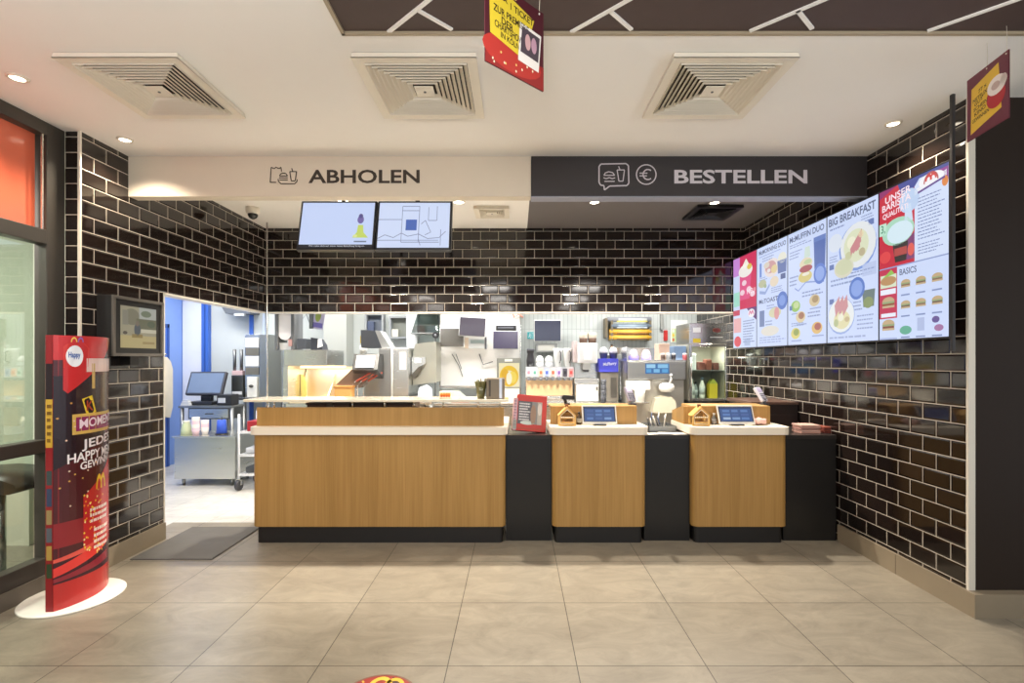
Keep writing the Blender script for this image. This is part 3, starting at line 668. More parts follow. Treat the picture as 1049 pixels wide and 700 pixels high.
pick = counter('pickup_counter', 'long oak veneer pickup counter with cream worktop under ABHOLEN', -2.04, -.085, 4.55, 1, -2.062, -.068, -2.035, -.098, 3.90)
m = MB(); m.box(-2.13, 3.88, 1.092, -.06, 4.2, 1.112, mat('#e9dfc8', .12, var=.02, coat=.5), .004); m.build('glass_shelf', pick)
m = MB()
for px in (274, 281, 361, 394, 424, 454, 490, 512): m.cyl((XW(px, 3.92), 3.92, 1.048), (XW(px, 3.92), 3.92, 1.092), .006, ST)
m.build('shelf_posts', pick)
c2 = counter('order_counter', 'oak veneer order counter next to the red picture box', .279, 1.001, 4.3, 1, .258, 1.02, .275, .973, 4.02)
c3 = counter('order_counter', 'oak veneer order counter with the open side, nearer the menu screens', 1.363, 2.093, 4.32, 1, 1.342, 2.112, 1.35, 2.05, 4.02, True)
m = MB(); m.box(.277, 4.05, 1.02, .973, 4.28, 1.048, OAK); m.build('rear_shelf', c2)
m = MB(); m.box(1.42, 4.05, 1.02, 2.05, 4.28, 1.048, OAK); m.build('rear_shelf', c3)
t = thing('counter_base', 'matt black counter base running behind the two oak order counters', 'counter', (1.2, 4.1, 0))
for a, b in ((-.082, .276), (1.004, 1.36), (2.096, XR - .018)):
    m = MB(); m.box(a, 3.912, .001, b, 4.4, .8, mat('#1a1817', .35, var=.06)); m.build('front_panel', t)
    m = MB(); m.box(a, 3.905, .8, b, 4.45, .83, mat('#2a2624', .3, var=.06)); m.build('worktop', t)

# ---- things on the counters
def on(px, Y): return XW(px, Y)
m = MB()
for q in range(4):
    a, b = ((318, 337), (345, 361), (366, 394), (399, 424))[q]
    m = MB(); m.box(on(a, 4.05), 3.98, .904, on(b, 4.05), 4.3, 1.068, mat('#4a2f1c', .5), .006)
    m.box(on(a, 4.05) - .008, 3.972, 1.062, on(b, 4.05) + .008, 4.31, 1.078, mat('#3a2415', .45), .004)
    solo(m, 'serving_tray', ['dark brown tray under the glass shelf, before the golden fry bin', 'dark brown tray under the glass shelf, before the fry carton', 'dark brown tray under the glass shelf, before the wire fry baskets', 'dark brown tray under the glass shelf, before the tall steel fryer'][q], 'tray', 'trays behind the pickup counter riser', ((on(a, 4.05) + on(b, 4.05)) / 2, 4.14, .904))
# stack of orange snack boxes
t = thing('snack_box', 'small white box with orange fruit print on the glass shelf', 'box', (on(456.5, 4.0), 4.0, 1.112))
x0, x1 = on(450.5, 4.0), on(462.5, 4.0)
m = MB(); m.box(x0, 3.97, 1.112, x1, 4.05, 1.168, mat('#f1dfc4', .5), .003); m.build('box', t)
c = Canvas(plane_map((x0, 3.9695, 1.112), (x1 - x0, 0, 0), (0, 0, .056), (0, -1, 0)), lambda h: mat(h, .5))
for u in (.2, .42, .64, .84): c.ell(u, .5, .13, .3, '#e98a22', 1, 12); c.ell(u, .38, .09, .16, '#c9521d', 2, 10)
c.build('fruit_print', t)
# glass of dark green straws
x = on(492.5, 4.02)
t = thing('straw_cup', 'flared glass of dark green straws on the glass shelf', 'cup', (x, 4.02, 1.112))
m = MB(); m.lathe([(.03, 0), (.034, .03), (.05, .135), (.047, .135), (.031, .03), (.0, .012)], mat('#5d5a33', .15, coat=.4), Matrix.Translation((x, 4.02, 1.112))); m.build('glass', t)
for q in range(9):
    a = q * 2.4; r = .012 + .02 * (q % 3) / 2
    m = MB(); m.cyl((x + r * .6 * math.cos(a), 4.02 + r * .6 * math.sin(a), 1.125), (x + r * 1.35 * math.cos(a), 4.02 + r * 1.35 * math.sin(a), 1.112 + .138 + .01 * (q % 3)), .0045, mat('#3f4a22' if q % 2 else '#6a5a2a', .5), seg=8); m.build('straw', t)
# napkin dispenser
x0, x1 = on(498.5, 4.02), on(517, 4.02)
t = thing('napkin_dispenser', 'upright steel napkin dispenser with a white stripe on the glass shelf', 'dispenser', ((x0 + x1) / 2, 4.03, 1.112))
m = MB(); m.box(x0, 3.97, 1.112, x1, 4.1, 1.275, mat('#8d7f6c', .3, metal=.6), .008); m.build('body', t)
m = MB(); m.box(x0 + .02, 3.967, 1.13, x0 + .036, 3.972, 1.26, mat('#4a4138', .5)); m.build('slot', t)
m = MB(); m.box(x1 - .042, 3.966, 1.115, x1 - .02, 3.972, 1.272, mat('#d5dff2', .4)); m.build('stripe', t)
# red picture box leaning between the counters
t = thing('picture_box', 'red display box with printed picture leaning between the oak counters', 'box', (.09, 4.02, .83))
M = Matrix.Translation((-.005, 3.985, .858)) @ Matrix.Rotation(math.radians(-14), 4, 'X') @ Matrix.Rotation(math.radians(3.5), 4, 'Y') @ Matrix.Rotation(math.radians(10), 4, 'Z')
m = MB(); m.box(0, 0, 0, .245, .05, .295, mat('#c8352a', .4), .004, M=M); m.box(-.028, .0, .0, 0, .05, .265, mat('#d9a9b0', .5), .004, M=M); m.build('box', t)
fm = lambda u, v, d: M @ Vector((.008 + u * .23, -.001 - d, .012 + v * .272))
c = Canvas(fm, lambda h: mat(h, .45)); c.rect(0, .16, .86, .84, '#8d8a86', 1); c.rect(0, .16, .5, .84, '#5d5c62', 2); c.rect(.7, .16, .86, .84, '#b9b0a4', 2); c.ell(.55, .45, .1, .3, '#9c7f6a', 3); c.ell(.78, .62, .08, .18, '#d8d0c8', 3)
c.scrib(.05, .25, .45, .8, 7, '#dcd9d8', 3, .55, 4); c.ell(.35, .2, .25, .06, '#cfdad2', 3); c.rect(0, .0, .86, .05, '#b8462c', 1)
c.build('front_print', t)
fm = lambda u, v, d: M @ Vector((-.028 + u * .03, -.001 - d, .01 + v * .25))
c = Canvas(fm, lambda h: mat(h, .45)); c.rect(0, 0, 1, 1, '#d3aab4', 1); c.scrib(.1, .1, .9, .95, 9, '#9c7d88', 2, .5, 6); c.rect(0, 0, 1, .3, '#9fa39c', 2); c.build('side_print', t)

def gingerbread(x, y, z, label):
    t = thing('gingerbread_house', label, 'decoration', (x, y, z))
    gb, ic, rd = mat('#d8ab62', .5, var=.15, scale=60), mat('#f6ecd2', .6), mat('#b0553a', .5)
    w, d, hw, hr = .068, .05, .082, .146
    def pent(a): return [(x - w + a, z + a * .9), (x + w - a, z + a * .9), (x + w - a, z + hw - a * .1), (x, z + hr - a * 1.25), (x - w + a, z + hw - a * .1)]
    for nm, yy in (('front_wall', y - d), ('back_wall', y + d - .008)):
        m = MB(); o_, i_ = pent(0), pent(.016)
        for q in range(5):
            q2 = (q + 1) % 5; m.prism([o_[q], o_[q2], i_[q2], i_[q]], 'y', yy, yy + .008, gb)
        if nm == 'front_wall':
            m.box(x - w + .014, yy, z + .058, x + w - .014, yy + .008, z + .068, gb); m.box(x - w + .014, yy, z + .014, x + w - .014, yy + .008, z + .032, gb)
            for q in range(7): m.ball(x - .045 + .015 * q, yy - .001, z + .068, .007, .005, .006, ic, 6)
        m.build(nm, t)
    for s in (-1, 1):
        m = MB(); m.prism([(x + s * (w + .004), z + hw - .003), (x, z + hr + .005), (x, z + hr - .001), (x + s * (w + .002), z + hw - .01)], 'y', y - d + .009, y + d - .009, gb); m.build('roof_panel', t)
    m = MB(); i_ = pent(.016); m.tube([(p[0], y - d - .001, p[1]) for p in i_ + i_[:1]], .003, ic, 6); m.build('icing', t)
    m = MB(); m.box(x - .012, y - .012, z + .1, x + .012, y + .012, z + .166, mat('#7d4a22', .6), .003); m.build('chimney', t)
    m = MB()
    for q in range(6): m.ball(x - .04 + .016 * q, y - d + .018, z + .017 + .008 * (q % 2), .011, .01, .011, rd if q % 2 else mat('#e8b14a', .4), 8)
    m.build('sweets', t)
    return t
gingerbread(on(580.5, 3.95), 3.95, .904, 'gingerbread house on the order counter next to the red picture box')
gingerbread(on(716, 3.95), 3.95, .904, 'gingerbread house on the order counter nearer the menu screens')

def tablet(px0, px1, Y, label, seed):
    x0, x1 = on(px0, Y), on(px1, Y); w = x1 - x0; x = (x0 + x1) / 2
    t = thing('order_tablet', label, 'tablet', (x, Y, .904))
    M = Matrix.Translation((x, Y - .02, .917)) @ Matrix.Rotation(math.radians(-24), 4, 'X')
    m = MB(); m.box(-w / 2, 0, 0, w / 2, .014, .158, mat('#d9d6cf', .3), .006, M=M); m.build('frame', t)
    fm = lambda u, v, d: M @ Vector((-w / 2 + .018 + u * (w - .036), -.0006 - d, .022 + v * .118))
    c = Canvas(fm, lambda h: emit(h, .8)); c.frame(-.03, -.04, 1.03, 1.04, .03, '#1a1c22', 1); c.rect(0, 0, 1, 1, '#3a5c96', 1)
    r = random.Random(seed)
    for q in range(9): u, v = .08 + .29 * (q % 3), .12 + .26 * (q // 3); c.rect(u, v, u + .2 + .05 * r.random(), v + .16, ['#7fa3d6', '#5f86c4', '#a9c3e4', '#4a6aa8'][r.randrange(4)], 2)
    c.rect(0, .9, 1, 1, '#23365e', 2); c.build('screen', t)
    m = MB(); m.box(x - .05, Y - .035, .904, x + .05, Y + .07, .917, mat('#3a3a3a', .4), .004); m.prism([(Y - .0, .917), (Y + .03, .917), (Y + .055, 1.0), (Y + .04, 1.0)], 'x', x - .025, x + .025, mat('#3a3a3a', .4)); m.build('stand', t)
tablet(596.5, 632, 3.93, 'tilted order tablet on the order counter next to the red picture box', 3)
tablet(736, 773, 3.93, 'tilted order tablet on the order counter nearer the menu screens', 5)
# small brown bottle
x = on(593, 4.0)
def bottle(x, y, z, h, r, body, cap, label, name='sauce_bottle', lab=None):
    t = thing(name, label, 'bottle', (x, y, z)); T = Matrix.Translation((x, y, z))
    m = MB(); m.lathe([(r * .9, 0), (r, .01 * h / .1), (r, h * .6), (r * .45, h * .78), (r * .4, h * .88)], mat(body, .25), T, 16); m.build('body', t)
    m = MB(); m.lathe([(r * .5, h * .86), (r * .5, h), (0, h)], mat(cap, .4), T, 12); m.build('cap', t)
    if lab: m = MB(); m.lathe([(r + .001, h * .18), (r + .001, h * .5)], mat(lab, .5), T, 16); m.build('label', t)
    return t
bottle(x, 3.985, .904, .1, .02, '#4a3a2a', '#2c2620', 'small brown bottle between gingerbread house and tablet', lab='#a79f90')
bottle(on(731.5, 3.985), 3.985, .904, .09, .018, '#6b6a66', '#d8d6d0', 'small grey bottle between gingerbread house and tablet', lab='#8d8a86')
def terminal(px, Y, z, label, body, rot, sc=1.):
    x = on(px, Y); t = thing('payment_terminal', label, 'card terminal', (x, Y, z))
    R = Matrix.Translation((x, Y, z)) @ Matrix.Rotation(rot, 4, 'Z') @ Matrix.Scale(sc, 4)
    M = R @ Matrix.Translation((0, 0, .035)) @ Matrix.Rotation(math.radians(-35), 4, 'X')
    m = MB(); m.lathe([(.038, 0), (.038, .008), (.014, .014), (.012, .05)], mat('#26252a', .4), R); m.build('foot', t)
    m = MB(); m.box(-.036, -.012, -.01, .036, .016, .135, mat(body, .35), .008, M=M); m.build('body', t)
    m = MB(); m.box(-.028, -.0145, .082, .028, -.011, .124, mat('#b7aecb', .2), .001, M=M); m.build('display', t)
    m = MB()
    for q in range(12): u, v = -.02 + .02 * (q % 3), .01 + .017 * (q // 3); m.box(u - .007, -.0155, v - .005, u + .007, -.011, v + .005, mat('#3b3947', .5), .0015, seg=1, M=M)
    m.build('keypad', t)
terminal(647.5, 4.16, 1.048, 'card terminal on the shelf behind the tablet near the red picture box', '#8e8996', .35, .95)
terminal(783, 4.16, 1.048, 'pale card terminal on the order counter shelf nearer the menu screens', '#c9cad6', .5, .95)
x = on(581, 4.15)
t = thing('barcode_scanner', 'black hand scanner on the shelf behind the first gingerbread house', 'scanner', (x, 4.15, 1.048))
m = MB(); m.box(x - .022, 4.12, 1.048, x + .022, 4.19, 1.062, mat('#1c1b1c', .4), .004); m.cyl((x - .01, 4.155, 1.06), (x - .022, 4.15, 1.1), .013, mat('#1c1b1c', .4)); m.build('grip', t)
m = MB(); m.prism([(x - .045, 1.096), (x + .05, 1.088), (x + .06, 1.102), (x + .05, 1.122), (x - .03, 1.128), (x - .045, 1.115)], 'y', 4.125, 4.185, mat('#232224', .35)); m.build('head', t)
# napkin
m = MB(); x = on(777, 3.97); m.ball(x, 3.96, .934, .06, .04, .026, mat('#d9b0a6', .7), 10)
for v in m.bm.verts: v.co += Vector((math.sin(v.co.z * 190 + v.co.y * 90), math.cos(v.co.x * 120), math.sin(v.co.x * 140 + 1))) * .005
solo(m, 'paper_napkin', 'crumpled pinkish paper napkin beside the order tablet', 'napkin', org=(x, 3.97, .904))
# loose things on the black worktop between the order counters
t = thing('organiser_tray', 'steel wire organiser of pens and sticks between the order counters', 'organiser', (1.2, 4.2, .83))
m = MB(); m.box(1.09, 4.1, .831, 1.32, 4.36, .838, ST2)
for a, b, c_, d in ((1.09, 4.1, 1.096, 4.36), (1.314, 4.1, 1.32, 4.36), (1.09, 4.1, 1.32, 4.106), (1.09, 4.354, 1.32, 4.36), (1.2, 4.1, 1.205, 4.36)): m.box(a, b, .838, c_, d, .875, ST2)
m.build('tray', t)
r = random.Random(4)
for q in range(9):
    x, y = 1.12 + .02 * q, 4.15 + .17 * r.random(); l = .09 + .05 * r.random(); a = r.uniform(-.7, .5)
    m = MB(); m.cyl((x, y, .84), (x + l * math.sin(a) * .6, y + .02, .84 + l * math.cos(a)), .005, mat(['#2c2b2e', '#b9b7b2', '#3b4a6a', '#d6d0c4'][q % 4], .4), seg=8)
    m.build('pen', t)
for q, (x, y, a, lb) in enumerate(((1.08, 3.97, .3, 'white paper slip flat on the black worktop, nearest the first order counter'), (1.19, 3.99, -.2, 'white paper slip flat on the black worktop, before the wire organiser'), (1.29, 3.96, .15, 'white paper slip flat on the black worktop, nearest the open-sided counter'))):
    m = MB(); m.box(-.055, -.04, 0, .055, .04, .003 + .002 * q, mat('#ded8cb', .7), M=Matrix.Translation((x, y, .8305)) @ Matrix.Rotation(a, 4, 'Z'))
    solo(m, 'paper_slip', lb, 'paper', 'paper slips between the order counters', (x, y, .8305))
# leaflet stacks and brown cabinet by the tiled wall
m = MB(); x0, x1 = on(818, 4.02), on(838, 4.02)
for q in range(5): m.box(x0 + .004 * (q % 2), 3.98 + .003 * (q % 3), .831 + .014 * q, x1 - .003 * (q % 3), 4.12, .843 + .014 * q, mat(['#b98d80', '#c9a294', '#a67a70'][q % 3], .6), .002, seg=1)
solo(m, 'leaflet_stack', 'stack of pinkish leaflets on the black worktop by the tiled wall', 'leaflets', org=((x0 + x1) / 2, 4.05, .83))
m = MB(); x0, x1 = on(841, 4.04), on(856, 4.04) - .005
for q in range(4): m.box(x0, 4.0 + .004 * (q % 2), .831 + .013 * q, x1 - .004 * (q % 2), 4.13, .842 + .013 * q, mat(['#6d2f27', '#84402f'][q % 2], .5), .002, seg=1)
solo(m, 'leaflet_stack', 'stack of dark red leaflets in the corner against the tiled wall', 'leaflets', org=((x0 + x1) / 2, 4.06, .83))
t = thing('low_cabinet', 'low dark brown cabinet against the tiled wall behind the counter', 'cabinet', (2.3, 4.65, 0))
m = MB(); m.box(2.12, 4.47, .0, XR - .003, 4.95, .93, mat('#2a1c18', .4), .004); m.build('body', t)
m = MB(); m.box(2.1, 4.45, 1.02, XR - .003, 4.97, 1.045, mat('#5c443a', .3), .004); m.box(2.12, 4.47, .93, XR - .003, 4.95, 1.02, mat('#231714', .4)); m.build('worktop', t)

# ================================================================== FRONT FLOOR AND HANGING THINGS
t = thing('door_mat', 'ribbed dark grey mat on the floor by the kitchen opening', 'mat', (-2.45, 3.87, 0))
m = MB(); m.box(-2.74, 3.53, .0005, -2.16, 4.21, .008, mat('#66635f', .8)); m.build('backing', t)
m = MB()
for q in range(34): y = 3.545 + .0196 * q; m.box(-2.735, y, .008, -2.165, y + .011, .0125, mat('#787570', .8, var=.1))
m.build('ribs', t)
def dot_print(c):
    c.ell(0, 0, 1, 1, '#9a3330', 1, 48); c.ring(0, 0, 1, 1, .05, .05, '#7d5a4a', 2, 48); c.poly([(.2, .9), (.9, .35), (.6, .2), (.1, .4)], '#4a3030', 2); c.ring(-.05, .45, .32, .45, .12, .14, '#e8bc4a', 3, 24, .2, PI - .2); c.ring(.3, .4, .3, .45, .1, .12, '#e0b03c', 3, 24, .2, PI - .2)
    r = random.Random(2)
    for q in range(40): a, d = r.uniform(0, 2 * PI), r.uniform(.5, .9); c.ell(d * math.cos(a), d * math.sin(a), .03, .03, ['#e6c25a', '#f2e2b0', '#c2762e'][q % 3], 3, 8)
    c.rect(-.5, -.55, .5, -.3, '#f2e6d0', 3)
c = Canvas(lambda u, v, d: Vector((-.585 + u * .17, 2.075 + v * .17, .001 + d)), lambda h: mat(h, .35)); dot_print(c); o = c.mb
solo(o, 'floor_sticker', 'round red and gold sticker on the floor tiles nearest the viewer', 'sticker', org=(-.585, 2.075, 0))

# totem
CX, CY, TZ = -2.645, 2.975, 1.56
t = thing('advertising_totem', 'red lens-shaped advertising totem on a white base by the glass front', 'display', (CX, CY, 0))
m = MB(); m.lathe([(.25, .001), (.25, .008), (.245, .012), (0, .012)], mat('#ece7dc', .4), Matrix.Translation((CX, CY, 0)), 64); m.build('base', t)
RZ = Matrix.Translation((CX + .022, CY + .01, 0)) @ Matrix.Rotation(math.radians(4), 4, 'Z')
HL, BU, EN = .205, .078, .02
def arc(u): s = 2 * u - 1; return (EN + BU * math.cos(s * PI / 2) ** .8, s * HL)     # u 0 near end .. 1 far end, on the +x face
pts = [arc(k / 24) for k in range(25)]
outline = pts + [(-x, y) for x, y in reversed(pts)]
m = MB(); m.prism([(x, y) for x, y in outline], 'z', .012, TZ, mat('#7d1c22', .22, coat=.3), M=RZ, smooth=False); m.build('column', t)
def tm(u, v, d):
    x, y = arc(min(max(u, 0), 1)); x2, y2 = arc(min(u + .01, 1)); x1, y1 = arc(max(u - .01, 0)); n = Vector((y2 - y1, -(x2 - x1), 0)).normalized()
    return RZ @ (Vector((x, y, v)) + n * (d + .0006))
def upx(px, py):
    """surface coordinate seen at a photo pixel on the totem's broad face"""
    best = min(range(0, 76), key=lambda k: abs(VX + F * tm(k / 100, 1, 0).x / tm(k / 100, 1, 0).y - px)); u = best / 100
    return u, ZW(py, tm(u, 1, 0).y)
c = Canvas(tm, lambda h: mat(h, .25, coat=.25, var=.03), .0005)
def strip(pf, col, L, n=14, u0=0., u1=1.):
    for q in range(n):
        a, b = u0 + (u1 - u0) * q / n, u0 + (u1 - u0) * (q + 1) / n; (l0, h0), (l1, h1) = pf(a), pf(b)
        c.poly([(a, l0), (b, l1), (b, h1), (a, h0)], col, L)
strip(lambda u: (.012, TZ), '#4c151d', 1); strip(lambda u: (.012, .16), '#b52a28', 2); strip(lambda u: (.16, .3), '#3a1420', 2)
strip(lambda u: (.8 + .25 * u, 1.33), '#26131c', 2, 14, 0, .75); strip(lambda u: (1.25 + .0 * u - .0, TZ) if u < .1 else (1.22 + .37 * (u - .1), TZ), '#c8282a', 3, 20, .08, 1.)
strip(lambda u: (1.42, TZ), '#c8282a', 3, 2, 0., .08)
strip(lambda u: (.3, .55 + .35 * max(0, u - .1)), '#c42a2c', 3, 14, .3, 1.); strip(lambda u: (.36, .5), '#8f2028', 2, 8, 0, .3)
strip(lambda u: (.2 + .12 * u, .25 + .15 * u), '#e03a34', 4, 12, 0, .8); strip(lambda u: (.28 + .05 * u, .3 + .08 * u), '#e2574a', 4, 12, 0, .8); strip(lambda u: (.17 + .03 * u, .19 + .08 * u), '#8a2230', 4, 12, 0, .8)
def tp(*px): return [upx(a, b) for a, b in px]
c.poly(tp((65, 355), (70, 352), (86, 352), (91, 357), (90, 376), (65, 377)), '#d63a34', 5); (u, v) = upx(77, 365); c.ell(u, v, .095, .062, '#eef0f6', 6); c.text('Happy', u - .07, v - .018, u + .06, v + .024, '#4a6ab0', 7, .03)
(u, v) = upx(79, 349); c.ring(u - .04, v - .01, .035, .03, .012, .01, '#e8c25a', 6, 12, 0, PI); c.ring(u + .035, v - .01, .035, .03, .012, .01, '#8a6ab8', 6, 12, 0, PI)
c.poly(tp((84, 409), (94, 405), (98, 422), (88, 425)), '#e8c832', 5); c.text('K', *[q for q in upx(88.5, 421)], *[q for q in upx(95, 410)], '#a83a22', 6, .02)
(u0, v0) = upx(74, 446); c.rect(u0, v0, 1., v0 + .118, '#d8b25c', 5, 8); c.rect(u0 + .04, v0 + .018, 1., v0 + .1, '#8f2a5a', 6, 8)
c.text('MOMENTE', u0 + .08, v0 + .032, 1., v0 + .086, '#f4dce8', 7, .02, .02)
for s_, x0, y0, yb in (('JEDES', 84, 451, 463), ('HAPPY MENÜ', 69, 464, 476), ('GEWINNT', 82, 474, 482)):
    (a, b), (d, e) = upx(x0, yb), upx(x0, y0); c.text(s_, a, b, min(1., a + (.6 if s_ != 'HAPPY MENÜ' else .95)), e, '#f6eef0', 5, .02, .02)
(u, v) = upx(101, 492); c.ring(u, v - .05, .06, .09, .022, .03, '#f2c02c', 5, 16, 0, PI); c.ring(u + .09, v - .05, .06, .09, .022, .03, '#f2c02c', 5, 16, 0, PI)
r = random.Random(5)
for q in range(60):
    (u, v) = upx(r.uniform(86, 105), r.uniform(505, 566)); c.ell(u, v, .012, .0065, ['#f0c040', '#f7e2a0', '#e88a30'][q % 3], 5, 8)
for q in range(16): (u, v) = upx(r.uniform(54, 100), r.uniform(395, 520)); c.ell(u, v, .012, .005, ['#d8a050', '#e6c8b0'][q % 2], 5, 8)
(a, b) = upx(92, 520); c.scrib(a, b - .1, .8, b, 3, '#f0d8d0', 5, .5, 7); (a, b) = upx(96, 540); c.scrib(a, b - .14, .8, b, 4, '#f0d8d0', 5, .5, 8)
(a, b) = upx(88, 376); c.rect(a, b - .03, .95, b + .05, '#e6c8c0', 5, 6); c.rect(upx(94, 400)[0], 1.25, upx(97, 400)[0], 1.4, '#c9a860', 5, 1)  # whitish band is a soft reflection painted onto the wrap
c.build('printed_wrap', t)
c = Canvas(lambda u, v, d: RZ @ Vector((-EN + .002 + u * (2 * EN - .004), -HL - .0008 - d, v)), lambda h: mat(h, .3, var=.03))
c.rect(0, .012, 1, TZ, '#8f2226', 1); c.rect(0, 1.2, 1, 1.4, '#2a1c20', 2); c.rect(0, .93, 1, 1.2, '#c9a03a', 2); c.scrib(.2, .95, .9, 1.18, 6, '#6d4a1a', 3, .5, 3)
for k, (a, b, col) in enumerate(((.72, .8, '#3f4a4a'), (.6, .7, '#3a4560'), (.5, .58, '#a08a5a'), (.4, .48, '#5a6068'), (.3, .38, '#b09048'), (.2, .28, '#35482f'))): c.rect(.1, a, .9, b, col, 2)
c.build('edge_print', t)

# hanging posters
def poster(p0, p1, z0, z1, label, draw, strings):
    p0, p1 = Vector(p0), Vector(p1); t = thing('hanging_poster', label, 'poster', ((p0.x + p1.x) / 2, (p0.y + p1.y) / 2, z1))
    d = (p1 - p0); n = Vector((d.y, -d.x, 0)).normalized(); w = d.length
    M = Matrix(((d.x / w, -n.x, 0, p0.x), (d.y / w, -n.y, 0, p0.y), (0, 0, 1, z0), (0, 0, 0, 1)))
    m = MB(); m.box(0, 0, 0, w, .004, z1 - z0, mat('#5a2330', .5), M=M); m.build('board', t)
    c = Canvas(lambda u, v, dd: Vector((p0.x, p0.y, z0)) + d * u + Vector((0, 0, (z1 - z0) * v)) + n * (.0008 + dd), lambda h: mat(h, .45, var=.03)); draw(c); c.build('print', t)
    m = MB()
    for s_ in strings: q = p0 + d * s_; m.tube([(q.x, q.y, z1 - .01), (q.x + .003, q.y, z1 + .05), (q.x, q.y, ZC + .002)], .0012, mat('#d9d2c2', .6), 6); m.ball(q.x, q.y, z1 - .012, .004, .004, .004, mat('#e6e0d2', .4), 6)
    m.build('strings', t)
def pa(c):
    c.rect(0, 0, 1, 1, '#4a1520', 1); c.rect(.0, .0, 1, .3, '#8f2320', 2); c.ell(.45, .22, .5, .2, '#b23128', 3); c.poly([(.07, .36), (.62, .26), (.82, .82), (.05, 1.0)], '#d8bf32', 4)
    for s_, y, x0, x1 in (('15 x', .84, .1, .36), ('1 TICKET', .77, .4, .8), ('ZUR PREMIERE', .64, .12, .72), ('DER', .54, .25, .45), ('CHARTSHOW', .46, .14, .62), ('IN KÖLN', .37, .24, .55)): c.text(s_, x0, y, x1, y + .085, '#3a2f14', 5, .02, -.03)
    c.poly([(.53, .22), (.9, .2), (.95, .68), (.56, .7)], '#e8e2da', 5); c.poly([(.57, .34), (.89, .32), (.92, .64), (.6, .66)], '#4a4048', 6); c.ell(.7, .5, .05, .1, '#c9a0a0', 7); c.ell(.81, .5, .05, .1, '#b890a0', 7)
    r = random.Random(8)
    for q in range(16): c.ell(r.uniform(.03, .97), r.choice((r.uniform(.03, .2), r.uniform(.85, .97))), .013, .016, ['#e6c070', '#f0e0c0'][q % 2], 5, 8)
poster((XW(497, 1.72), 1.72, 0), (XW(556.5, 1.92), 1.92, 0), 2.455, 2.755, 'red hanging poster with yellow note and snapshot, between two ceiling vents', pa, (.08, .92))
def pb(c):
    c.rect(0, 0, 1, 1, '#6a2a3c', 1); c.poly([(.1, .08), (.85, .22), (.78, .92), (.12, .8)], '#e2b93a', 2); c.ell(.72, .45, .22, .18, '#b32630', 3); c.ell(.74, .6, .22, .14, '#efe6e0', 4); c.ell(.72, .6, .1, .06, '#c9b0a8', 5); c.ell(.9, .62, .08, .08, '#e6d6d0', 4)
    for s_, y, x0, x1 in (('77 x', .66, .3, .5), ('NETFLIX', .56, .16, .52), ('GUT', .49, .2, .42), ('SCHEIN', .41, .18, .52), ('KINO', .33, .2, .48), ('GEWINNEN', .24, .14, .56)): c.text(s_, x0, y, x1, y + .06, '#4a3a16', 3, .02, .04)
poster((XW(991, 2.43), 2.43, 0), (XW(1033.5, 2.18), 2.18, 0), 2.482, 2.782, 'purple hanging poster with a red cup on yellow, before the dark wall panel', pb, (.5, .95))
# ================================================================== KITCHEN
def bx(mb, px0, py0, px1, py1, Y, d, m_, bev=.004, **k):
    x0, x1, z0, z1 = XW(px0, Y), XW(px1, Y), ZW(py1, Y), ZW(py0, Y)
    return mb.box(x0, Y, z0, x1, Y + d, z1, m_, bev, **k)
def legs4(t, x0, y0, x1, y1, h, r=.02, m_=None, name='leg'):
    for x in (x0, x1):
        for y in (y0, y1):
            m = MB(); m.cyl((x, y, 0.001), (x, y, h), r * .8, m_ or ST2, r); m.build(name, t)
# ---- corridor seen through the opening
t = thing('steel_cabinet', 'low stainless cabinet on short feet beyond the opening', 'cabinet', (-3.5, 5.85, 0))
m = MB(); m.box(-3.85, 5.6, .08, -3.165, 6.05, .545, ST, .004); m.build('body', t)
m = MB(); m.box(-3.87, 5.585, .545, -3.15, 6.06, .563, ST, .003); m.build('top', t)
legs4(t, -3.78, 5.66, -3.23, 5.98, .08)
t = thing('till_stand', 'grey till table with cash drawer behind the low stainless cabinet', 'table', (-3.8, 6.35, 0))
m = MB(); m.box(-4.16, 6.12, .83, -3.5, 6.43, .855, ST2, .004); m.build('top', t)
m = MB(); m.box(-4.05, 6.14, .69, -3.52, 6.4, .828, STD, .004); m.build('drawer_case', t)
m = MB(); m.box(-4.03, 6.128, .705, -3.55, 6.142, .815, ST, .004); d_ = m.build('drawer', t)
m = MB(); m.box(-3.83, 6.118, .75, -3.73, 6.128, .765, STD, .002); m.build('handle', d_)
legs4(t, -4.13, 6.15, -3.515, 6.41, .83, .022)
t = thing('till_monitor', 'tilted black touch-screen till on the grey till table', 'monitor', (-4.1, 6.3, .855))
x0, x1 = XW(192, 6.3), XW(229, 6.3); z = .855
m = MB(); m.box(x0 + .06, 6.2, z, x1 - .085, 6.4, z + .045, mat('#26272c', .4), .01); m.box(-4.0, 6.31, z + .04, -3.88, 6.38, z + .2, mat('#26272c', .4)); m.build('base', t)
M = Matrix.Translation(((x0 + x1) / 2, 6.25, z + .13)) @ Matrix.Rotation(math.radians(-22), 4, 'X')
w = x1 - x0; m = MB(); m.box(-w / 2, 0, 0, w / 2, .05, .31, mat('#3a3b42', .35), .008, M=M); m.build('housing', t)
m = MB(); m.box(-w / 2 + .022, -.003, .024, w / 2 - .022, .001, .288, mat('#6f7e96', .12), M=M); m.build('screen', t)
t = thing('receipt_printer', 'black receipt printer beside the touch-screen till', 'printer', (-3.62, 6.22, .855))
m = MB(); m.box(-3.71, 6.16, .856, -3.53, 6.34, .99, mat('#27272b', .4), .012); m.build('body', t)
m = MB(); m.box(-3.69, 6.155, .89, -3.6, 6.162, .95, mat('#c9ccd2', .5)); m.build('paper_slot', t)
m = MB()
for q in range(5): m.box(-4.145 + .006 * q, 6.14, .856 + .014 * q, -4.04 - .004 * q, 6.2, .868 + .014 * q, mat('#e8e8ea' if q % 2 else '#cfd2d8', .6), .001, seg=1)
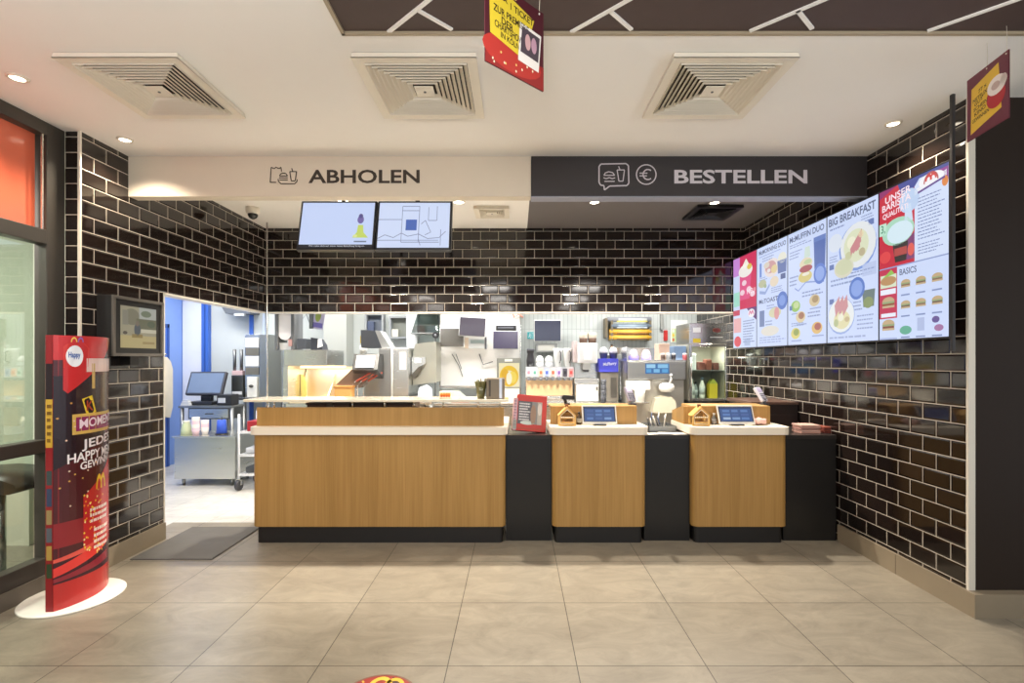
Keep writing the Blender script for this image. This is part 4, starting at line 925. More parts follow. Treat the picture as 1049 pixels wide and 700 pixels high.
solo(m, 'paper_stack', 'small stack of white receipt pads before the touch-screen till', 'paper', org=(-4.09, 6.17, .855))
# things on the low stainless cabinet
x = XW(191, 5.75); T = Matrix.Translation((x, 5.75, .563))
t = thing('sauce_tub', 'pale green tapered tub on the low stainless cabinet', 'tub', (x, 5.75, .563))
m = MB(); m.lathe([(.06, 0), (.055, .06), (.035, .13), (.03, .14), (0, .14)], mat('#cfd8ae', .5), T); m.build('body', t)
m = MB(); m.lathe([(.034, .135), (.034, .155), (0, .155)], mat('#e4e6d2', .5), T); m.build('lid', t)
for q, (px, h, lb) in enumerate(((200.5, .17, 'tall pink and white cup stack on the low stainless cabinet'), (210, .13, 'short pink and cream cup stack on the low stainless cabinet'))):
    x = XW(px, 5.72 + .05 * q); m = MB()
    for k in range(int(h / .02)): m.cup(x, 5.72 + .05 * q, .563 + .02 * k, .03, .042, .06, mat(['#e7c8cf', '#efe7de'][(k // 2 + q) % 2], .5))
    solo(m, 'cup_stack', lb, 'cups', org=(x, 5.72 + .05 * q, .563))
x = XW(227, 5.74); t = thing('cloth_roll', 'blue cleaning cloth roll on a black holder, on the low stainless cabinet', 'cloth roll', (x, 5.74, .563))
m = MB(); m.cyl((x, 5.74, .578), (x, 5.74, .73), .055, mat('#3a5fd0', .7), .045); m.build('roll', t)
m = MB(); m.lathe([(.065, 0), (.065, .012), (.012, .016), (.008, .2)], mat('#2a2a2e', .4), Matrix.Translation((x, 5.74, .563))); m.build('holder', t)
# wire trolley
t = thing('wire_trolley', 'white wire shelf trolley on castors behind the pickup counter end', 'trolley', (-2.87, 5.6, 0))
WW = mat('#e4e6ea', .4)
for x in (-3.02, -2.74):
    for y in (5.42, 5.8):
        m = MB(); m.cyl((x, y, .13), (x, y, .83), .012, WW); m.build('post', t)
        m = MB(); m.cyl((x - .018, y, .06), (x + .018, y, .06), .058, mat('#3c3c40', .5)); w_ = m.build('castor', t)
        m = MB(); m.box(x - .028, y - .02, .06, x - .02, y + .02, .13, ST); m.box(x + .02, y - .02, .06, x + .028, y + .02, .13, ST); m.box(x - .028, y - .02, .12, x + .028, y + .02, .13, ST); m.build('fork', w_)
for z in (.16, .37, .62):
    m = MB(); m.box(-3.03, 5.41, z, -2.73, 5.425, z + .02, WW); m.box(-3.03, 5.795, z, -2.73, 5.81, z + .02, WW)
    for k in range(9): x = -3.02 + .035 * k; m.box(x - .004, 5.41, z + .012, x + .004, 5.81, z + .02, WW)
    m.build('shelf', t)
m = MB(); m.box(-2.95, 5.45, .641, -2.74, 5.7, .75, mat('#a3202c', .5), .006); solo(m, 'red_box', 'dark red carton on the top shelf of the wire trolley', 'box', org=(-2.85, 5.57, .641))
m = MB(); m.box(-2.97, 5.45, .391, -2.76, 5.7, .46, mat('#c6cad2', .5), .02); solo(m, 'plastic_tub', 'grey plastic tub on the middle shelf of the wire trolley', 'tub', org=(-2.86, 5.57, .391))
m = MB(); m.box(-2.97, 5.45, .181, -2.76, 5.72, .25, mat('#4a4d52', .5), .02); solo(m, 'plastic_tub', 'dark grey tub on the bottom shelf of the wire trolley', 'tub', org=(-2.86, 5.57, .181))
m = MB(); m.cyl((-2.655, 5.3, .001), (-2.655, 5.3, 2.885), .008, ST); solo(m, 'steel_post', 'slim bright steel post at the inner tiled corner', 'post', org=(-2.655, 5.3, 0))
# slotted cabinet table
t = thing('side_table', 'narrow stainless side table carrying the slotted cabinet', 'table', (-3.5, 6.7, 0))
m = MB(); m.box(-3.8, 6.45, .9, -3.2, 6.95, .93, ST, .004); m.build('top', t); legs4(t, -3.76, 6.5, -3.24, 6.9, .9)
t = thing('slotted_cabinet', 'tall steel cabinet with four slots on the narrow side table', 'cabinet', (-3.3, 6.6, .93))
x0, x1 = XW(250, 6.5), XW(275, 6.5)
m = MB(); m.box(x0 + .2, 6.5, .931, x1, 6.85, 1.755, ST2, .004); m.box(x0, 6.52, .931, x0 + .2, 6.85, 1.755, ST, .004); m.build('body', t)
for k, (a, b, dk_) in enumerate(((346, 356, 0), (356.5, 364.5, 1), (365, 375.5, 0), (376.5, 384, 1))):
    m = MB(); m.box(x0 + .012, 6.508, ZW(b, 6.5), x0 + .188, 6.522, ZW(a, 6.5), mat('#6e6b62' if dk_ else '#f0efea', .4), .004); m.build('slot', t)
m = MB(); m.box(x0 + .04, 6.49, .935, x0 + .17, 6.52, 1.2, mat('#eceae2', .4), .01); m.ball(x0 + .1, 6.485, 1.08, .03, .02, .02, mat('#3a3834', .4), 8); m.build('lower_door', t)
t = thing('warmer_box', 'grey cup warmer with twin tubes beside the slotted cabinet', 'warmer', (-3.56, 6.42, .93))
m = MB(); m.box(XW(237, 6.5), 6.5, .931, XW(249, 6.5), 6.8, 1.22, STD, .006); m.box(XW(238, 6.5), 6.492, .97, XW(248, 6.5), 6.502, 1.01, mat('#d9dade', .4)); m.build('body', t)
for px in (239.5, 246.5):
    m = MB(); m.cyl((XW(px, 6.58), 6.6, 1.22), (XW(px, 6.58), 6.6, 1.56), .02, STD); m.build('tube', t)
m = MB(); m.box(XW(237.5, 6.55), 6.55, 1.221, XW(248.5, 6.55), 6.65, 1.28, mat('#d8b8b8', .5), .004); m.build('lid_tray', t)
t = thing('air_curtain', 'dark grey air curtain unit high on the white corridor wall', 'heater', (-3.7, 6.85, 2.06))
m = MB(); m.prism([(XW(224, 6.75), 2.21), (XW(258, 6.75), 2.21), (XW(256, 6.75), 2.05), (XW(231, 6.75), 2.05)], 'y', 6.75, 6.998, mat('#5a5f66', .4)); m.build('housing', t)
m = MB(); m.box(XW(240, 6.75), 6.742, 2.02, XW(250, 6.75), 6.8, 2.05, mat('#c8ccd4', .4)); m.build('outlet', t)
t = thing('apron', 'cream apron hanging from a hook on the blue corridor wall', 'apron', (-4.6, 6.55, 1.5))
m = MB(); m.prism([(6.3, .72), (6.56, .66), (6.61, .8), (6.61, 1.3), (6.57, 1.40), (6.5, 1.46), (6.42, 1.43), (6.34, 1.25)], 'x', -4.635, -4.56, mat('#ddd3c0', .8, var=.1)); m.build('cloth', t)
m = MB(); m.cyl((-4.645, 6.5, 1.47), (-4.57, 6.5, 1.5), .01, ST); m.build('hook', t)

# ---- back worktop with cupboards
t = thing('back_counter', 'long stainless back counter along the kitchen wall', 'counter', (-.2, 6.45, 0))
m = MB(); m.box(-1.1, 6.0, .87, 1.28, 6.95, .9, ST, .004); m.build('worktop', t)
m = MB(); m.box(-1.1, 6.05, .1, 1.28, 6.95, .87, ST2, .004); m.build('body', t)
for q in range(4):
    x = -1.09 + .592 * q; m = MB(); m.box(x, 6.035, .14, x + .58, 6.052, .85, ST, .004); d_ = m.build('door', t)
    m = MB(); m.cyl((x + .5, 6.015, .5), (x + .5, 6.015, .7), .008, ST); m.build('handle', d_)
# ---- fry station
t = thing('fry_station', 'steel fry station with glowing golden fry bin', 'fry station', (-2.2, 5.9, 0))
GOLD = steel('#f4e8d0', .35)
m = MB(); m.box(-2.6, 5.6, .001, -1.65, 6.2, .93, ST, .004); m.build('cabinet', t)
m = MB(); m.box(-2.62, 5.6, 1.355, -2.13, 6.15, 1.535, ST, .004); m.box(-2.62, 5.58, .93, -2.56, 6.15, 1.355, ST, .004); m.build('hood', t)
m = MB(); xa, xb = -2.555, XW(357, 5.6)
m.prism([(xa, .932), (xb - .2, .932), (xb, 1.34), (xa, 1.345)], 'y', 6.05, 6.07, GOLD); m.prism([(5.62, .932), (6.05, .932), (6.05, 1.3), (5.9, 1.0)], 'x', xa, xa + .01, GOLD)
m.box(xa, 5.6, .93, xb - .1, 6.06, .945, GOLD); m.prism([(5.75, .945), (6.05, .945), (6.05, 1.25)], 'x', -2.2, -2.19, GOLD); m.build('fry_bin', t)
m = MB(); m.prism([(xa, .945), (xa + .06, .945), (xa + .06, 1.15), (xa + .03, 1.24), (xa, 1.25)], 'y', 5.9, 5.92, mat('#b7a560', .5)); m.build('scoop_guard', t)
m = MB(); m.box(-2.5, 5.75, 1.325, -2.0, 5.85, 1.352, emit('#ffd9a0', 3.), .004); m.build('heat_lamp', t)
M = Matrix.Identity(4)
m = MB(); m.prism([(5.62, 1.31), (5.7, 1.49), (5.87, 1.49), (5.87, 1.2)], 'x', XW(360, 5.6), XW(386, 5.6), STD); m.build('control_box', t)
m = MB(); m.prism([(5.606, 1.335), (5.616, 1.335), (5.686, 1.475), (5.676, 1.475)], 'x', XW(363.5, 5.6), XW(382.5, 5.6), mat('#e9ecee', .3)); m.build('display', t)
m = MB(); m.prism([(XW(342, 5.75), 1.1), (XW(361, 5.75), 1.31), (XW(386, 5.75), 1.31), (XW(370, 5.75), 1.1)], 'y', 5.72, 5.865, mat('#6d5a4c', .4)); m.build('chute', t)
for q in range(3):
    x = XW(360 + 5 * q, 5.66); y = 5.66 + .04 * q
    m = MB(); m.tube([(x, y, .95), (x, y, 1.12), (x + .04, y, 1.17), (x + .16, y + .05, 1.25)], .006, ST); b_ = m.build('fry_basket_handle', t)
    m = MB(); m.tube([(x + .05, y + .003, 1.176), (x + .16, y + .05, 1.25), (x + .2, y + .06, 1.275)], .01, mat('#c4553f', .5)); m.build('grip', b_)
t = thing('fry_carton', 'kraft brown carton box at the golden fry bin', 'box', (XW(351, 5.62), 5.7, .93))
m = MB(); bx(m, 342.5, 397, 360, 411.5, 5.61, .12, mat('#cf9a58', .6), .003); m.build('box', t)
m = MB(); bx(m, 342, 395.5, 360.5, 397.5, 5.6, .14, mat('#b98245', .6), .002); m.build('lid', t)
# on the hood
t = thing('ice_hopper', 'white tub hopper between dark rails on the fry station hood', 'hopper', (XW(292, 5.8), 5.9, 1.535))
for a in (283, 299.5):
    m = MB(); m.box(XW(a, 5.8), 5.76, 1.536, XW(a + 3.5, 5.8), 6.0, 2.1, mat('#6c6e70', .4), .006); m.build('rail', t)
m = MB(); m.prism([(XW(286.8, 5.8), 2.1), (XW(286.8, 5.8), 1.70), (XW(289, 5.8), 1.665), (XW(293, 5.8), 1.65), (XW(297, 5.8), 1.665), (XW(299.2, 5.8), 1.70), (XW(299.2, 5.8), 2.1)], 'y', 5.77, 5.98, mat('#f3efee', .35)); m.build('tub', t)
m = MB(); m.box(XW(286, 5.8), 5.8, 1.536, XW(299.5, 5.8), 5.98, 1.62, mat('#d5d6d4', .4), .006); m.build('base', t)
m = MB(); m.box(XW(297.5, 5.8), 5.745, 1.58, XW(301, 5.8), 5.76, 1.66, mat('#c89a94', .5), .004); m.build('latch', t)
m = MB(); bx(m, 304, 347, 313, 357.4, 5.72, .2, mat('#4a4e56', .4), .006); solo(m, 'speaker_box', 'dark grey box on the hood beside the white tub hopper', 'box', org=(XW(308, 5.72), 5.82, 1.536))
t = thing('label_printer', 'small black and white label printer on the fry station hood', 'printer', (XW(324, 5.72), 5.8, 1.536))
m = MB(); m.prism([(XW(318, 5.72), 1.537), (XW(330, 5.72), 1.537), (XW(329, 5.72), 1.6), (XW(325, 5.72), 1.665), (XW(318, 5.72), 1.68)], 'y', 5.73, 5.9, mat('#33363f', .4)); m.build('body', t)
m = MB(); m.prism([(XW(325, 5.71), 1.56), (XW(330, 5.71), 1.58), (XW(328.5, 5.71), 1.66), (XW(325.5, 5.71), 1.66)], 'y', 5.715, 5.73, mat('#eef0f2', .5)); m.build('label_roll', t)
t = thing('hanging_card', 'purple and green picture card hanging over the fry station', 'card', (XW(328, 5.85), 5.85, 2.0))
M = Matrix.Translation((XW(328, 5.85), 5.85, 2.0)) @ Matrix.Rotation(.16, 4, 'Y')
m = MB(); m.box(-.065, 0, -.22, .065, .004, .03, mat('#c9c6e2', .5), M=M); m.build('card', t)
c = Canvas(lambda u, v, d: M @ Vector((-.055 + u * .11, -.001 - d, -.2 + v * .22)), lambda h: mat(h, .5)); c.rect(0, 0, 1, 1, '#b9b6d6', 1); c.ell(.4, .6, .3, .3, '#93a657', 2); c.rect(0, 0, 1, .25, '#6f6ab4', 2); c.build('picture', t)
m = MB(); m.tube([(XW(328, 5.85), 5.85, 2.02), (XW(328, 5.85), 5.85, 2.6)], .002, ST); m.build('wire', t)
m = MB(); m.box(XW(316.5, 5.85), 5.85, 1.79, XW(321.5, 5.85), 5.88, 2.6, mat('#747a80', .4), .004); solo(m, 'hanging_bracket', 'grey bracket hanging beside the purple picture card', 'bracket', org=(XW(319, 5.85), 5.86, 2.6))
# ---- fryer and the tilted box on it
t = thing('fryer_cabinet', 'tall steel fryer cabinet with a white label', 'fryer', (-1.45, 6.1, 0))
xa, xb, xc = XW(388, 5.9), XW(402, 5.9), XW(418.5, 5.9)
m = MB(); m.box(xa, 5.9, .001, xc, 6.5, 1.565, ST, .006); m.build('body', t)
m = MB(); m.box(xa + .006, 5.885, .3, xb - .006, 5.902, 1.55, ST2, .004); d_ = m.build('door', t)
m = MB(); m.box(xb + .004, 5.885, .3, xc - .006, 5.902, 1.55, ST, .004); m.build('door', t)
m = MB(); m.cyl((xb, 5.875, .95), (xb, 5.875, 1.62), .008, mat('#f0efe8', .4)); m.build('seam_rod', t)
m = MB(); bx(m, 409, 361, 416, 379, 5.88, .006, mat('#eceeee', .5), .001); m.build('label_plate', t)
t = thing('tilted_printer', 'dark grey sloped box with a yellow tab on the fryer cabinet', 'printer', (XW(380, 5.95), 6.05, 1.565))
m = MB(); m.prism([(XW(370, 5.95), 1.566), (XW(393, 5.95), 1.566), (XW(383.5, 5.95), 1.775), (XW(369.5, 5.95), 1.78)], 'y', 5.95, 6.2, mat('#5c6168', .4)); m.build('body', t)
m = MB(); m.prism([(XW(391, 5.94), 1.566), (XW(400, 5.94), 1.566), (XW(389, 5.94), 1.77), (XW(384, 5.94), 1.775)], 'y', 5.945, 6.2, mat('#b9bcbc', .4)); m.build('sloped_face', t)
m = MB(); m.box(XW(368.4, 5.95), 5.97, 1.62, XW(369.8, 5.95), 6.15, 1.71, mat('#e2c230', .5), .001); m.build('tab', t)
m = MB(); m.box(-1.9, 6.22, .001, xa - .01, 6.75, 1.5, ST2, .006); solo(m, 'steel_housing', 'plain steel housing behind the fry station control box', 'housing', org=(-1.75, 6.45, 0))
for q, (a, b, c_, d, lb) in enumerate(((374, 321, 393, 341, 'open grey wall frame high on the kitchen wall behind the sloped printer box'), (399, 324, 418, 347, 'open grey wall frame high on the kitchen wall above the steel fryer'))):
    t = thing('wall_frame', lb, 'frame', (XW((a + c_) / 2, 6.9), 6.95, 1.8)); x0, x1, z0, z1 = XW(a, 6.9), XW(c_, 6.9), ZW(d, 6.9), ZW(b, 6.9)
    m = MB(); f_ = mat('#9fa3a6', .4)
    m.box(x0, 6.88, z0, x0 + .025, 6.998, z1, f_); m.box(x1 - .025, 6.88, z0, x1, 6.998, z1, f_); m.box(x0 + .025, 6.88, z1 - .025, x1 - .025, 6.998, z1, f_); m.box(x0 + .025, 6.88, z0, x1 - .025, 6.998, z0 + .025, f_); m.build('frame', t)
    m = MB(); m.box(x0 + .025, 6.98, z0 + .025, x1 - .025, 6.998, z1 - .025, mat(['#6d7480', '#8b8e86'][q], .5)); m.build('back', t)
    m = MB(); m.box(x0 + .03, 6.9, z0 + .025, x0 + .12, 6.97, z0 + .16 - .03 * q, mat(['#4c5670', '#d9d6ca'][q], .5), .006); m.build('insert', t)
t = thing('extractor_hood', 'glass sided extractor hood above the bun chute', 'hood', (XW(433, 6.5), 6.6, 1.78))
m = MB(); m.prism([(XW(420, 6.5), 1.78), (XW(447, 6.5), 1.78), (XW(447, 6.5), 2.1), (XW(428, 6.5), 2.1)], 'y', 6.58, 6.85, glassy('#c6d0ce', .12)); m.build('side_glass', t)
m = MB(); m.box(XW(419, 6.5), 6.57, 1.765, XW(448, 6.5), 6.86, 1.782, ST2, .003); m.build('rim', t); m = MB(); m.box(XW(428, 6.5), 6.57, 2.1, XW(447, 6.5), 6.998, 2.6, ST2, .003); m.build('duct', t)
m = MB(); m.tube([(XW(305, 6.1), 6.1, 2.3), (XW(308, 6.1), 6.1, 1.9), (XW(314, 6.1), 6.1, 1.98), (XW(318, 6.1), 6.1, 1.84), (XW(317, 6.1), 6.1, 2.4)], .006, mat('#5d6268', .4)); solo(m, 'hanging_cable', 'looped grey cable hanging beside the purple picture card', 'cable', org=(XW(311, 5.95), 5.95, 2.3))
m = MB(); m.tube([(XW(523, 6.55), 6.57, 2.12), (XW(527, 6.55), 6.565, 1.98), (XW(531, 6.55), 6.565, 2.03), (XW(536, 6.55), 6.57, 1.98)], .012, mat('#c98a78', .5)); solo(m, 'coiled_tag', 'coiled pinkish tag hanging high on the white service panel', 'tag', org=(XW(528, 6.55), 6.57, 2.1))
m = MB(); m.cyl((XW(372.5, 6.3), 6.3, 1.501), (XW(372.5, 6.3), 6.3, 1.6), .045, mat('#e9e9e4', .4)); solo(m, 'white_jar', 'white jar standing on the plain steel housing', 'jar', org=(XW(372.5, 6.3), 6.3, 1.501))
# ---- bun chute
t = thing('bun_chute', 'angled steel bun chute with dark mouth beside the fryer', 'chute', (-1.2, 6.3, 0))
m = MB(); m.box(-1.27, 6.05, .001, -1.115, 6.55, .98, ST2, .004); m.build('base', t)
P_ = lambda px, py, Y=6.05: (XW(px, Y), ZW(py, Y))
m = MB(); m.prism([P_(421.8, 362), P_(425, 352), P_(446, 350), P_(446, 392), P_(421.8, 395)], 'y', 6.1, 6.5, steel('#bdbcae', .35)); m.build('housing', t)
m = MB(); m.prism([P_(421.8, 366), P_(436, 366), P_(436, 372), P_(424, 384), P_(421.8, 385)], 'y', 6.04, 6.1, ST); m.build('flap', t)
m = MB(); m.prism([P_(422, 384), P_(429, 376), P_(434, 374), P_(427, 386), P_(422, 389)], 'y', 6.03, 6.04, mat('#45423a', .5)); m.build('mouth', t)
m = MB(); m.box(XW(425, 6.03), 6.02, ZW(372, 6.03), XW(431, 6.03), 6.04, ZW(367.5, 6.03), mat('#eef0f0', .5), .002); m.build('label_plate', t)
m = MB(); m.prism([P_(429, 411, 6.02), P_(444, 411, 6.02), P_(443, 398, 6.02), P_(438, 394, 6.02), P_(431, 397, 6.02)], 'y', 5.9, 5.99, mat('#c5cfdf', .4)); solo(m, 'wrap_bag', 'pale blue bag of wrappers below the bun chute', 'bag', org=(-1.07, 5.95, .92))
t = thing('shelf_unit', 'steel trolley shelf standing before the bun chute', 'shelf', (-1.14, 5.9, 0))
m = MB(); m.box(-1.27, 5.88, .9, -1.0, 5.995, .925, ST, .003); m.box(-1.27, 5.88, .3, -1.0, 5.995, .32, ST, .003); m.build('shelf', t); legs4(t, -1.25, 5.895, -1.02, 5.98, .9, .012)
t = thing('wall_speaker', 'small black round speaker on a thin pole beside the white service panel', 'speaker', (XW(446, 6.3), 6.3, .9))
m = MB(); m.cyl((XW(446, 6.35), 6.35, .901), (XW(446, 6.35), 6.35, 1.78), .008, STD); m.build('pole', t)
m = MB(); m.cyl((XW(446, 6.32), 6.32, 1.735), (XW(446, 6.32), 6.36, 1.735), .04, mat('#26272b', .4)); m.ball(XW(446, 6.32), 6.322, 1.735, .016, .008, .016, mat('#8a8d92', .3), 8); m.build('head', t)
# ---- white service panel with three screens
t = thing('service_panel', 'white service panel behind the three dark kitchen monitors', 'panel', (-.5, 6.6, .9))
xa, xb = XW(451, 6.6), XW(533, 6.6)
m = MB(); m.box(xa, 6.6, 1.08, xb, 6.64, 2.55, mat('#f1efea', .4, var=.02), .003); m.build('panel', t)
m = MB(); m.box(xa - .01, 6.585, .901, xa + .008, 6.65, 2.55, ST, .002); m.build('edge', t)
m = MB(); m.box(xb - .008, 6.585, .901, xb + .01, 6.65, 2.55, ST, .002); m.build('edge', t)
m = MB(); m.box(xa, 6.5, 1.05, xb, 6.64, 1.08, ST, .003); m.build('shelf', t)
m = MB(); m.tube([(XW(463, 6.58), 6.58, 1.5), (XW(470, 6.58), 6.57, 1.35), (XW(474, 6.58), 6.58, 1.2)], .005, STD); m.build('cable', t); m = MB(); m.tube([(XW(467, 6.58), 6.58, 1.5), (XW(473, 6.58), 6.57, 1.3)], .004, STD); m.build('cable', t); m = MB(); m.tube([(XW(491, 6.58), 6.58, 1.5), (XW(495, 6.58), 6.57, 1.36), (XW(505, 6.58), 6.57, 1.4)], .006, STD); m.build('cable', t)
def kmon(cx, cy, w, h, Y, rot, label, face='#4a4650', arm=True):
    x, z = XW(cx, Y), ZW(cy, Y); W, Hh = w * Y / F, h * Y / F
    t = thing('wall_mounted_monitor', label, 'monitor', (x, Y, z), None)
    M = Matrix.Translation((x, Y, z)) @ Matrix.Rotation(rot, 4, 'Y')
    m = MB(); m.box(-W / 2, 0, -Hh / 2, W / 2, .045, Hh / 2, mat('#dcdcda', .35), .006, M=M); m.build('housing', t)
    m = MB(); m.box(-W / 2 + .008, -.004, -Hh / 2 + .008, W / 2 - .008, .001, Hh / 2 - .008, mat(face, .18), .001, M=M); m.build('screen', t)
    m = MB(); m.box(x - .03, Y + .045, z - .03, x + .03, 6.6 if arm else 7.0, z + .03, STD); m.build('bracket', t)
kmon(463, 346, 25, 19.5, 6.47, .0, 'dark kitchen monitor hanging lowest beside the tilted one', '#5a564e')
kmon(484, 335, 27.5, 20, 6.42, .06, 'dark kitchen monitor hanging tilted above its neighbours')
kmon(518, 348.5, 26.5, 19, 6.45, .01, 'dark kitchen monitor under the long black printer', '#453f55')
kmon(561, 339, 28, 22, 6.7, 0, 'dark kitchen monitor on the wall above the drink dispenser', '#3e4150', False)
t = thing('mounted_printer', 'long black bar printer mounted above a kitchen monitor', 'printer', (XW(518, 6.5), 6.5, 1.83))
m = MB(); bx(m, 508, 333.5, 529, 338.3, 6.45, .149, mat('#26262a', .4), .006); m.build('body', t)
m = MB(); bx(m, 510, 335, 526, 336.6, 6.443, .01, mat('#5d5f66', .4), .001); m.build('slot', t)
t = thing('mounted_keypad', 'white keypad box mounted under the tilted monitor', 'keypad', (XW(488, 6.5), 6.5, 1.55))
m = MB(); bx(m, 480, 347, 499, 357, 6.5, .099, mat('#d8dcdc', .4), .006); m.build('body', t)
m = MB(); bx(m, 482, 348.5, 496, 352, 6.494, .008, mat('#9fb0b0', .3), .001); m.build('display', t)
m = MB(); bx(m, 496.5, 345, 498.5, 358, 6.49, .01, mat('#55565a', .4), .001); bx(m, 476, 346, 480, 357, 6.51, .08, mat('#e6d6c2', .4), .004); m.build('side_clip', t)
# light box advert
t = thing('light_box', 'grey framed light box with a golden yellow picture', 'light box', (XW(521, 6.3), 6.33, .9))
m = MB(); bx(m, 509, 367, 533.5, 398, 6.3, .08, mat('#8e8f86', .35, metal=.4), .006); m.box(XW(511, 6.3), 6.31, .901, XW(532, 6.3), 6.37, ZW(398, 6.3), mat('#e4ddcd', .5)); m.build('frame', t)
x0, x1, z0, z1 = XW(511, 6.3), XW(532, 6.3), ZW(396.5, 6.3), ZW(372, 6.3)
c = Canvas(plane_map((x0, 6.2995, z0), (x1 - x0, 0, 0), (0, 0, z1 - z0), (0, -1, 0)), lambda h: emit(h, .95)); c.rect(0, 0, 1, 1, '#f2e6b8', 1); c.ring(.5, .45, .46, .44, .2, .2, '#f0c224', 2, 24); c.ell(.3, .55, .18, .2, '#e8b21c', 3); c.ell(.68, .4, .2, .25, '#f6d85a', 3); c.ell(.5, .35, .14, .26, '#fbf3d0', 4); c.ell(.24, .3, .14, .12, '#d99a1c', 3); c.build('picture', t)
m = MB(); bx(m, 517, 368.2, 525, 370.5, 6.296, .006, mat('#e8e8e0', .3), .001); m.build('badge', t)
t = thing('food_tray', 'pale green tray leaning below the white service panel', 'tray', (XW(468, 6.2), 6.3, .9))
m = MB(); m.prism([(XW(459, 6.2), .905), (XW(481, 6.2), .905), (XW(478, 6.2), .95), (XW(470, 6.2), 1.04), (XW(460, 6.2), 1.04)], 'y', 6.2, 6.24, mat('#b7beb2', .4)); m.build('tray', t)
m = MB(); m.box(XW(463, 6.2), 6.15, .901, XW(481, 6.2), 6.19, .935, mat('#8d5f48', .5), .004); m.build('rack', t)
# exit sign
t = thing('exit_sign', 'small turquoise exit sign with a white running figure on the kitchen wall', 'sign', (XW(543.5, 6.98), 6.98, 1.7))
x0, x1, z0, z1 = XW(540, 6.97), XW(547, 6.97), ZW(347.5, 6.97), ZW(340, 6.97)
m = MB(); m.box(x0, 6.97, z0, x1, 6.999, z1, mat('#d0e0e0', .4), .003); m.build('case', t)
c = Canvas(plane_map((x0, 6.9695, z0), (x1 - x0, 0, 0), (0, 0, z1 - z0), (0, -1, 0)), lambda h: emit(h, .8)); c.rect(0.03, 0.03, .97, .97, '#3fc2c4', 1); c.ell(.42, .72, .09, .09, '#eafafa', 2); c.line([(.42, .6), (.36, .4), (.2, .25)], .1, '#eafafa', 2); c.line([(.36, .4), (.5, .3), (.46, .14)], .09, '#eafafa', 2); c.line([(.25, .5), (.42, .58), (.58, .48)], .07, '#eafafa', 2); c.frame(.68, .15, .92, .85, .05, '#eafafa', 2); c.build('pictogram', t)
# shelf under monitor four, and hoppers
t = thing('wall_shelf', 'grey box shelf on the wall under the kitchen monitor', 'shelf', (XW(560, 6.8), 6.9, 1.5))
m = MB(); bx(m, 549, 352, 571, 361, 6.75, .248, ST2, .004); m.build('shelf', t)
m = MB(); bx(m, 551, 353.5, 568, 359.5, 6.744, .008, mat('#b9b8b0', .4), .002); m.build('front', t)
# drink dispenser
t = thing('drink_dispenser', 'steel drink dispenser with a row of coloured taps', 'drink dispenser', (XW(563, 6.2), 6.4, .9))
x0, x1 = XW(538.5, 6.2), XW(588, 6.2)
m = MB(); m.box(x0, 6.3, .901, x1, 6.7, 1.33, ST, .006); m.build('body', t)
m = MB(); m.box(x0, 6.2, 1.2, x1, 6.3, 1.335, mat('#c5c9cc', .35), .006); m.build('head', t)
m = MB(); m.box(x0 + .01, 6.29, .97, x1 - .01, 6.302, 1.165, mat('#cfae86', .4), .003); m.build('back_panel', t)
m = MB(); m.box(x0, 6.14, .901, x1, 6.3, .945, ST, .004); m.build('drip_tray', t)
for q in range(8):
    x = x0 + (x1 - x0) * (q + .5) / 8
    m = MB(); m.box(x - .028, 6.18, 1.215, x + .028, 6.2, 1.315, mat(['#d9cfd2', '#c9dcd6', '#e6b8a8', '#a9b6d8', '#e0c4bc', '#cbb8d4', '#4a4a55', '#d98a8a'][q], .35), .008); v_ = m.build('tap', t)
    m = MB(); m.lathe([(.02, 0), (.012, -.035), (.0, -.036)], mat('#6f7479', .4), Matrix.Translation((x, 6.2, 1.2)), 12); m.build('nozzle', v_)
    m = MB(); m.box(x - .016, 6.174, 1.245, x + .016, 6.181, 1.285, mat(['#b07a8a', '#5f9a8a', '#d06a4a', '#4a5fae', '#b8604a', '#7a5a9a', '#22222a', '#b83a3a'][q], .4), .002); m.build('badge', v_)
zt = 1.336
for q, (px, kind, lb) in enumerate(((543.5, 'h', 'black coffee bean hopper on the drink dispenser'), (553, 'd', 'white domed cup stack on the drink dispenser beside the black hopper'), (562.5, 'd', 'white domed cup stack on the drink dispenser beside the tall jugs'), (571.5, 'j', 'tall white jug on the drink dispenser beside the domed cups'), (581.5, 'j', 'tall white jug on the drink dispenser beside the coffee machine'))):
    x = XW(px, 6.4); T = Matrix.Translation((x, 6.42, zt))
    if kind == 'h':
        t = thing('bean_hopper', lb, 'hopper', (x, 6.42, zt)); m = MB(); m.lathe([(.05, 0), (.055, .08), (.04, .16), (.05, .19), (.05, .2), (0, .2)], mat('#37363a', .3), T); m.build('body', t)
        m = MB(); m.box(x - .05, 6.36, zt + .2, x + .05, 6.48, zt + .23, mat('#55565c', .4), .01); m.build('lid', t)
    elif kind == 'd':
        t = thing('dome_cup_stack', lb, 'cups', (x, 6.42, zt), 'cup stacks on the drink dispenser'); m = MB(); m.lathe([(.055, 0), (.055, .03), (.05, .05), (.048, .055)], mat('#e3e5e8', .4), T); m.build('rim', t)
        m = MB(); m.lathe([(.052, .055), (.052, .09), (.04, .12), (.02, .137), (0, .14)], mat('#f3f3f2', .35), T); m.build('dome', t)
    else:
        t = thing('white_jug', lb, 'jug', (x, 6.42, zt), 'jugs on the drink dispenser'); m = MB(); m.lathe([(.045, 0), (.055, .2), (.06, .235), (.055, .235), (.042, .01), (0, .01)], mat('#f1f1ee', .35), T); m.build('body', t)
        m = MB(); m.tube([(x + .02, 6.37, zt + .2), (x + .03, 6.335, zt + .18), (x + .03, 6.335, zt + .08), (x + .02, 6.375, zt + .05)], .007, mat('#4a4b50', .4)); m.build('handle', t)
